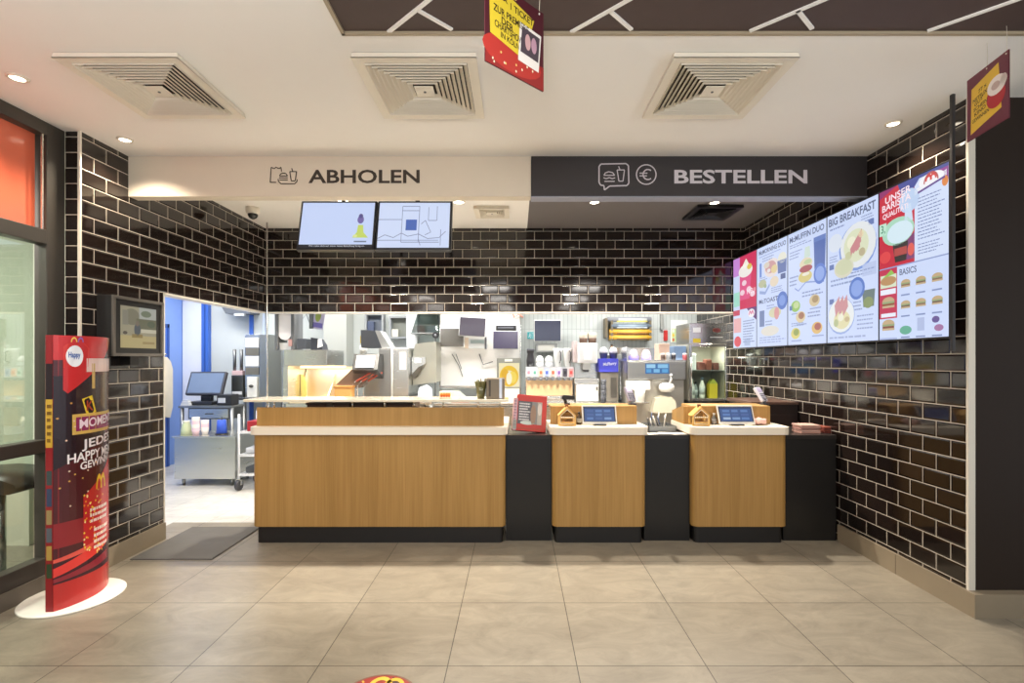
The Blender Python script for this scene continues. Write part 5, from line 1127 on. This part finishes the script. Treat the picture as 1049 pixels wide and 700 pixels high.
# coffee machine and milk cooler
t = thing('milk_cooler', 'silver milk cooler box under the coffee machine', 'cooler', (XW(602, 6.15), 6.35, .9))
m = MB(); m.box(XW(589.5, 6.15), 6.15, .901, XW(614, 6.15), 6.6, 1.125, ST, .006); m.build('body', t)
m = MB(); m.box(XW(590.5, 6.15), 6.138, .915, XW(613, 6.15), 6.152, 1.11, mat('#dcdad2', .35), .006); d_ = m.build('door', t)
m = MB(); m.box(XW(610.5, 6.15), 6.128, 1.05, XW(612, 6.15), 6.14, 1.09, STD, .001); m.build('handle', d_)
t = thing('coffee_machine', 'white and steel coffee machine with clear bean hoppers', 'coffee machine', (XW(602, 6.15), 6.35, 1.125))
m = MB(); m.box(XW(588.5, 6.17), 6.2, 1.126, XW(614.5, 6.17), 6.6, 1.19, ST, .008); m.box(XW(590, 6.2), 6.36, 1.19, XW(613, 6.2), 6.6, 1.42, ST, .004); m.build('base', t)
m = MB(); m.box(XW(592, 6.2), 6.17, 1.38, XW(612, 6.2), 6.6, 1.63, mat('#e3e5e6', .3), .015); m.build('head', t)
m = MB(); m.box(XW(598, 6.18), 6.162, 1.42, XW(606, 6.18), 6.172, 1.56, mat('#f7fafc', .2), .003); m.build('display', t)
m = MB(); m.box(XW(597.5, 6.2), 6.2, 1.3, XW(605, 6.2), 6.27, 1.38, mat('#bfc2c2', .3), .006); m.box(XW(599, 6.2), 6.21, 1.27, XW(603.5, 6.2), 6.26, 1.3, mat('#3a3a3e', .4), .006); m.build('spout', t)
for px in (598, 607):
    m = MB(); m.lathe([(.05, 0), (.055, .1), (.058, .14), (0, .145)], mat('#c9bfae', .15), Matrix.Translation((XW(px, 6.35), 6.38, 1.63)), 16); h_ = m.build('bean_hopper', t)
    m = MB(); m.lathe([(.0505, .01), (.055, .07)], mat('#5a4030', .6), Matrix.Translation((XW(px, 6.35), 6.38, 1.63)), 16); m.build('beans', h_)
m = MB(); m.box(XW(588, 6.2), 6.25, 1.39, XW(592, 6.2), 6.5, 1.66, mat('#c8b8b6', .4), .01); m.build('side_tank', t)
# wrap roll holder
t = thing('roll_rail', 'wall rail holding four striped wrapping rolls', 'roll holder', (XW(644, 6.85), 6.9, 1.8))
for px in (621, 626.5, 666):
    m = MB(); bx(m, px - .8, 326, px + 1.6, 349 if px > 622 else 346, 6.8, .198, mat('#6e6450', .4), .003); m.build('bracket', t)
for q, (py, col, sc) in enumerate(((327.5, '#8d9096', '#d8cf5a'), (334, '#6d7a86', '#b9c0c4'), (340, '#d9a638', '#7a4a2a'), (345.8, '#d9a638', '#5c4428'))):
    z = ZW(py, 6.83); m = MB(); m.cyl((XW(622 + 4 * (q > 0) - (q > 1) * 2, 6.83), 6.83, z), (XW(667, 6.83), 6.83, z), .034, mat(col, .5)); r_ = m.build('roll', t)
    m = MB(); m.cyl((XW(633, 6.83), 6.83, z - .002), (XW(662, 6.83), 6.83, z - .002), .0348, mat(['#c9cccd', '#8fa0ae', '#e2b04a', '#e6b552'][q], .5)); m.build('paper', r_)
    m = MB(); m.box(XW(632, 6.8), 6.797, z - .033, XW(663, 6.8), 6.805, z - .02, mat(sc, .5)); m.build('cut_edge', r_)
# blue printed box on its dispenser
t = thing('lid_dispenser', 'dark grey lid dispenser carrying the blue printed box', 'dispenser', (XW(624, 6.2), 6.35, .9))
m = MB(); m.box(XW(615, 6.22), 6.22, .901, XW(633.5, 6.22), 6.5, 1.27, mat('#7b766d', .4), .006); m.build('body', t)
m = MB(); m.box(XW(626, 6.2), 6.212, .95, XW(632, 6.2), 6.224, 1.2, mat('#55524c', .4), .003); m.build('slot', t)
t = thing('blue_box', 'blue printed carton topped by two domed cups', 'box', (XW(624, 6.2), 6.32, 1.27))
z0, z1 = 1.271, ZW(367.5, 6.2); x0, x1 = XW(613.5, 6.2), XW(633.5, 6.2)
m = MB(); m.box(x0, 6.2, z0, x1, 6.45, z1, mat('#4a4fd0', .45), .004); m.build('carton', t)
c = Canvas(plane_map((x0, 6.1995, z0), (x1 - x0, 0, 0), (0, 0, z1 - z0), (0, -1, 0)), lambda h: mat(h, .5)); c.text('McFlurry', .22, .38, .9, .68, '#dfe2fa', 1, .03, .1); c.build('lettering', t)
for q, px in enumerate((618.5, 628.5)):
    x = XW(px, 6.3); T = Matrix.Translation((x, 6.32, z1)); t = thing('domed_cup', ['white domed cup on the blue printed carton, beside the coffee machine', 'white domed cup on the blue printed carton, beside the clear cup column'][q], 'cup', (x, 6.32, z1), 'domed cups on the blue carton')
    m = MB(); m.lathe([(.04, 0), (.05, .06), (.055, .065), (.055, .075)], mat('#5a5c66' , .4), T); m.build('cup', t); m = MB(); m.lathe([(.053, .07), (.05, .11), (.03, .14), (0, .148)], mat('#f2f0f4', .25), T); m.build('dome_lid', t)
bottle(XW(627, 6.6), 6.62, .9, .13, .03, '#7d5a34', '#4a3626', 'brown syrup bottle behind the domed cups', 'syrup_bottle').location.z = 1.5
t = thing('wall_ledge_shelf', 'small white ledge shelf carrying the brown syrup bottle', 'shelf', (XW(627, 6.8), 6.8, 1.5))
m = MB(); m.box(XW(622, 6.6), 6.55, 1.485, XW(633, 6.6), 6.998, 1.5, KWHITE, .002); m.build('ledge', t)
t = thing('cup_column', 'clear column of stacked cups beside the blue printed box', 'cups', (XW(639.5, 6.25), 6.3, .9)); x = XW(639.5, 6.25)
m = MB(); m.cyl((x, 6.3, .901), (x, 6.3, .95), .055, mat('#5a5f66', .4)); m.build('base', t)
m = MB()
for k in range(15): m.cup(x, 6.3, .945 + .03 * k, .036, .048, .05, mat('#dfe3e2' if k % 2 else '#c6ccd0', .3))
m.build('cups', t)
t = thing('cup_column', 'dark column of stacked black cups before the grey lid dispenser', 'cups', (XW(618.5, 6.08), 6.08, .9)); x = XW(618.5, 6.08)
m = MB()
for k in range(8): m.cup(x, 6.1, .901 + .033 * k, .028, .036, .05, mat('#4a4e56' if k % 2 else '#2f3238', .35))
m.build('cups', t)
# soft serve machine
t = thing('soft_serve_machine', 'stainless soft serve machine with blue display', 'ice cream machine', (1.67, 6.2, 0))
x0, x1 = XW(643, 5.9), XW(703, 5.9)
m = MB(); m.box(x0, 5.98, .001, x1, 6.6, 1.41, steel('#cbc8be', .4), .006); m.build('body', t)
m = MB(); m.box(x0, 5.9, 1.185, x1, 6.0, 1.405, ST2, .01); m.build('front_panel', t)
m = MB(); m.box(x0 - .01, 5.9, 1.405, x1 + .01, 6.6, 1.42, ST, .003); m.box(x0 - .01, 6.55, 1.42, x1 + .01, 6.6, 1.58, ST, .003); m.box(x0 - .01, 5.9, 1.42, x0, 6.6, 1.58, ST, .003); m.build('top_tray', t)
xa, xb, za, zb = XW(661, 5.9), XW(685.5, 5.9), ZW(383, 5.9), ZW(372.5, 5.9)
c = Canvas(plane_map((xa, 5.8985, za), (xb - xa, 0, 0), (0, 0, zb - za), (0, -1, 0)), lambda h: emit(h, .9)); c.rect(0, 0, 1, 1, '#2f6fb0', 1); c.rect(.05, .55, .42, .92, '#9fd4f4', 2); c.rect(.52, .55, .95, .92, '#8cc8ee', 2); c.rect(.05, .12, .25, .45, '#58a6dc', 2); c.rect(.35, .12, .6, .45, '#7fc0ea', 2); c.rect(.7, .12, .95, .45, '#58a6dc', 2); c.build('display', t)
m = MB(); x = XW(683, 5.86); m.lathe([(.0, 0), (.06, .005), (.085, .03), (.09, .07), (.07, .1), (.02, .11)], mat('#e9e6df', .3), Matrix.Translation((x, 5.87, 1.04))); m.build('spout', t)
m = MB(); m.tube([(x + .02, 5.83, 1.13), (x + .035, 5.8, 1.2), (x + .03, 5.79, 1.24)], .012, mat('#f2f0ea', .3)); m.ball(x + .03, 5.79, 1.245, .018, .018, .018, mat('#f2f0ea', .3), 8); m.build('lever', t)
m = MB(); m.box(XW(643, 5.85), 5.84, 1.07, XW(666, 5.85), 5.98, 1.17, mat('#e7e5df', .4), .006); m.build('syrup_rail', t)
m = MB(); m.prism([(XW(668, 5.85), .8), (XW(693, 5.85), .8), (XW(692, 5.85), .93), (XW(688, 5.85), .985), (XW(680, 5.85), .995), (XW(672, 5.85), .97)], 'y', 5.84, 5.98, mat('#cfc9b4', .4), smooth=False); m.build('drip_guard', t)
x = XW(656, 5.8); m = MB(); m.lathe([(.05, 0), (.058, .1), (.062, .14), (.058, .14), (.048, .01), (0, .01)], mat('#f0ece0', .4), Matrix.Translation((x, 5.82, .93))); o = m
t2 = thing('syrup_cup', 'cream syrup cup under the white rail of the soft serve machine', 'cup', (x, 5.82, .93)); o.build('cup', t2)
m = MB(); m.box(XW(648, 5.8), 5.74, .915, XW(664, 5.8), 5.979, .93, ST, .002); m.build('cup_ledge', t)
zt = 1.421
for q, px in enumerate((650, 663)):
    x = XW(px, 6.0); T = Matrix.Translation((x, 6.05, zt)); tt = thing('lid_dome_stack', ['stack of clear domes with purple rim at the soft serve machine\'s outer edge', 'stack of clear domes with purple rim next to the beige carton'][q], 'lids', (x, 6.05, zt), 'domes on the soft serve machine')
    m = MB(); m.lathe([(.062, 0), (.062, .045), (.056, .05)], mat('#8a7fd6' if q == 0 else '#a79fd0', .4), T); m.build('rim', tt); m = MB(); m.lathe([(.056, .05), (.05, .09), (.03, .12), (0, .128)], mat('#e6e6ea', .25), T); m.build('dome', tt)
m = MB(); m.box(XW(675, 6.0), 6.0, zt, XW(686, 6.0), 6.2, 1.62, mat('#e2c4b0', .5), .006); solo(m, 'topping_carton', 'beige carton on the soft serve machine', 'carton', org=(XW(680, 6), 6.1, zt))
m = MB(); m.box(XW(691, 6.05), 6.05, zt, XW(703, 6.05), 6.25, 1.59, mat('#7f9cc0', .5), .006); solo(m, 'cone_carton', 'blue carton on the soft serve machine beside the glass fridge', 'carton', org=(XW(697, 6.05), 6.15, zt))
for q, (px, col, lb) in enumerate(((679, '#5a4a44', 'brown topping jar before the beige carton'), (684.5, '#8a8d92', 'grey topping jar between the two cartons'), (690, '#34323a', 'black topping jar between the two cartons'), (701.5, '#a8525a', 'red topping jar before the blue carton'))):
    x = XW(px, 5.95); T = Matrix.Translation((x, 5.95, zt)); tt = thing('topping_jar', lb, 'jar', (x, 5.95, zt), 'topping jars on the soft serve machine')
    m = MB(); m.lathe([(.024, 0), (.028, .05), (.022, .065)], mat(col, .3), T, 14); m.build('jar', tt); m = MB(); m.lathe([(.024, .063), (.024, .08), (0, .082)], mat('#c9ccd0', .3), T, 14); m.build('lid', tt)
# glass fridge
t = thing('glass_fridge', 'steel glass-door fridge with bottles beside the tiled wall', 'fridge', (2.28, 6.2, 0))
x0, x1, Y = XW(706, 6.0), XW(745, 6.0), 6.0; zb, zt, zf = .93, ZW(352.5, Y), ZW(331, Y)
m = MB(); m.box(x0, Y + .03, .12, x1, Y + .5, zb, STD, .006); m.build('plinth', t)
legs4(t, x0 + .04, Y + .08, x1 - .04, Y + .44, .12, .018)
m = MB(); m.box(x0, Y, zt, x1, Y + .5, zf, ST, .006); m.build('top_panel', t)
m = MB(); W_ = mat('#a9a698', .5); m.box(x0, Y + .02, zb, x0 + .02, Y + .5, zt, W_); m.box(x1 - .02, Y + .02, zb, x1, Y + .5, zt, W_); m.box(x0 + .02, Y + .46, zb, x1 - .02, Y + .5, zt, W_); m.box(x0 + .02, Y + .02, zb, x1 - .02, Y + .46, zb + .02, W_); m.build('case', t)
c = Canvas(plane_map((x0, Y - .0005, zt), (x1 - x0, 0, 0), (0, 0, zf - zt), (0, -1, 0)), lambda h: mat(h, .4)); c.rect(.1, .55, .3, .78, '#eef0f4', 1); c.rect(.1, .06, .3, .26, '#e2c83a', 1); c.ell(.74, .65, .09, .1, '#8a4a4a', 1); c.ell(.66, .66, .04, .08, '#b86a5a', 1); c.rect(.55, .3, .88, .34, '#d8dada', 1); c.build('badges', t)
m = MB(); f_ = ST
for a in ((x0, zb, x0 + .028, zt - .004), (x1 - .028, zb, x1, zt - .004), (x0 + .028, zb, x1 - .028, zb + .028), (x0 + .028, zt - .032, x1 - .028, zt - .004)): m.box(a[0], Y - .02, a[1], a[2], Y + .015, a[3], f_, .003)
d_ = m.build('door', t)
m = MB(); m.box(x0 + .028, Y - .008, zb + .028, x1 - .028, Y - .003, zt - .032, glassy('#f0f6f2', .03)); m.build('pane', d_)
m = MB(); m.cyl((x0 + .012, Y - .045, 1.1), (x0 + .012, Y - .045, 1.45), .009, ST); m.build('handle', d_)
for z in (1.285,):
    m = MB(); m.box(x0 + .022, Y + .03, z, x1 - .022, Y + .44, z + .012, ST2); m.build('shelf', t)
m = MB(); m.box(x0 + .16, Y + .05, zt - .03, x1 - .16, Y + .09, zt - .01, emit('#fff4e0', 40.)); m.build('lamp', t)
for q, (dx, h, r_, col, cap, lb) in enumerate(((.075, .24, .035, '#eceef0', '#d8dce0', 'white bottle on the fridge floor nearest the handle'), (.2, .26, .036, '#f2f2ee', '#5a6a7a', 'white bottle with grey cap in the middle of the fridge floor'), (.14, .2, .03, '#9aa2a6', '#3a3c40', 'grey bottle between the two white bottles in the fridge'))):
    bottle(x0 + dx, Y + .12 + .06 * (q == 2), zb + .021, h, r_, col, cap, lb, 'fridge_bottle', '#c9ced2')
t2 = thing('juice_carton', 'yellow juice carton on the fridge floor', 'carton', (x0 + .32, Y + .14, zb + .021))
m = MB(); m.box(x0 + .28, Y + .09, zb + .021, x0 + .38, Y + .19, zb + .2, mat('#d9c23a', .5), .004); m.build('carton', t2); m = MB(); m.prism([(x0 + .28, zb + .2), (x0 + .38, zb + .2), (x0 + .33, zb + .26)], 'y', Y + .09, Y + .19, mat('#a8b04a', .5)); m.build('gable', t2)
for q, (dx, col, h, lb) in enumerate(((.08, '#e4e6ea', .2, 'white carton on the upper fridge shelf'), (.19, '#6a3a30', .1, 'brown pack on the upper fridge shelf nearest the white carton'), (.27, '#7d4638', .13, 'reddish brown pack in the middle of the upper fridge shelf'), (.36, '#5c302a', .09, 'dark brown pack on the upper fridge shelf farthest from the white carton'))):
    m = MB(); m.box(x0 + dx - .036, Y + .08, 1.298, x0 + dx + .036, Y + .2, 1.298 + h, mat(col, .5), .012); solo(m, 'food_pack', lb, 'pack', 'packs on the upper fridge shelf', (x0 + dx, Y + .14, 1.298))
# notices
t = thing('notice_sign', 'wall sign board with green and red pictures beside the fridge top', 'notice', (XW(696, 6.97), 6.98, 1.8))
x0, x1, z0, z1 = XW(687.5, 6.97), XW(704.5, 6.97), ZW(351, 6.97), ZW(328, 6.97)
m = MB(); m.box(x0, 6.975, z0, x1, 6.999, z1, mat('#f2f2ee', .5), .002); m.build('board', t)
c = Canvas(plane_map((x0, 6.9745, z0), (x1 - x0, 0, 0), (0, 0, z1 - z0), (0, -1, 0)), lambda h: mat(h, .5)); c.rect(.05, .03, .95, .62, '#cfe0a8', 1)
for q in range(12): c.ell(.14 + .24 * (q % 4), .12 + .2 * (q // 4), .07, .08, ['#d86a4a', '#7fb04a', '#e8c84a', '#5f9a5a', '#e8efe0'][(q * 3) % 5], 2, 10)
c.build('pictures', t)
m = MB(); bx(m, 680.2, 338.5, 684, 349, 6.96, .039, mat('#c2322c', .45), .003); solo(m, 'alarm_sign', 'small red alarm sign plate on the kitchen wall', 'sign', org=(XW(682, 6.96), 6.98, 1.75))
m = MB(); bx(m, 677, 312, 679.6, 338, 6.93, .069, mat('#9a9c98', .4), .004); solo(m, 'cable_conduit_mount', 'grey vertical cable conduit on the kitchen wall', 'conduit', org=(XW(678, 6.95), 6.96, 1.85))
# ================================================================== LIGHT, CAMERA
def area(name, x, y, z, sx, sy, W, col=(1, 1, 1), rot=(0, 0, 0), spread=PI):
    l = bpy.data.lights.new(name, 'AREA'); l.shape = 'RECTANGLE'; l.size = sx; l.size_y = sy; l.energy = W; l.color = col; l.spread = spread
    o = bpy.data.objects.new(name, l); COL.objects.link(o); o.location = (x, y, z); o.rotation_euler = rot; return o
def spot(name, x, y, z, W, ang=2.2, col=(1, .87, .68), r=.04, blend=.6):
    l = bpy.data.lights.new(name, 'SPOT'); l.energy = W; l.spot_size = ang; l.spot_blend = blend; l.color = col; l.shadow_soft_size = r
    o = bpy.data.objects.new(name, l); COL.objects.link(o); o.location = (x, y, z); return o
for x, y, k in DL:
    spot('downlight_beam', x, y, ZC - .02, 60 if k == 1 else 295, col=(1, .86, .68) if k == 1 else (1, .91, .79))
WARM = (1, .95, .88)
area('side_room_lamp', -4.6, 2.2, ZC - .1, .6, .6, 150, WARM)
for x in (-2.2, -.4, 1.4): 
    for y in (1.2, -.6, -2.6): area('dining_fill', x, y, ZC - .03, .5, .5, 13, WARM)  # added unseen fill for the hall, above and behind the viewer
for x, y, sx, W in ((-3.8, 4.9, 1., 27), (-3.8, 6.1, 1., 30), (-1.9, 5.95, 1.4, 40), (-.1, 5.95, 1.4, 40), (1.7, 5.95, 1.2, 42)):
    area('kitchen_ceiling_lamp', x, y, 2.59, sx, .35, W, (1, .98, .95))
for x in (-1.9, -.1, 1.8):                       # unseen fill lights, added beside the viewer to brighten the ceiling
    l = bpy.data.lights.new('ceiling_fill', 'POINT'); l.energy = 38; l.shadow_soft_size = .12; l.color = (1, .97, .94)
    o = bpy.data.objects.new('ceiling_fill', l); COL.objects.link(o); o.location = (x, .7, 2.25)
w = bpy.data.worlds.new('World'); scene.world = w; w.use_nodes = True
bg = w.node_tree.nodes['Background']; bg.inputs[0].default_value = (.85, .93, 1, 1); bg.inputs[1].default_value = 1.0
cam = bpy.data.cameras.new('Camera'); cam.sensor_width = 36; cam.lens = 36 * F / 1049; cam.shift_x = -(VX - 524.5) / 1049; cam.shift_y = (HY - 350) / 1049; cam.clip_start = .05
co = bpy.data.objects.new('Camera', cam); COL.objects.link(co); co.location = (0, 0, H); co.rotation_euler = (PI / 2, 0, 0)
scene.camera = co
vs = scene.view_settings; vs.view_transform = 'Standard'; vs.look = 'None'; vs.gamma = 1; vs.use_curve_mapping = False; vs.exposure = 0.0
l = bpy.data.lights.new('fry_heat_lamp', 'AREA'); l.shape = 'RECTANGLE'; l.size = .45; l.size_y = .08; l.energy = 5; l.color = (1, .84, .6)
o = bpy.data.objects.new('fry_heat_lamp', l); COL.objects.link(o); o.location = (-2.25, 5.8, 1.318)

l = bpy.data.lights.new('fridge_lamp', 'AREA'); l.shape = 'RECTANGLE'; l.size = .25; l.size_y = .05; l.energy = 4; l.color = (1, .97, .9)
o = bpy.data.objects.new('fridge_lamp', l); COL.objects.link(o); o.location = (2.28, 6.09, 1.575)
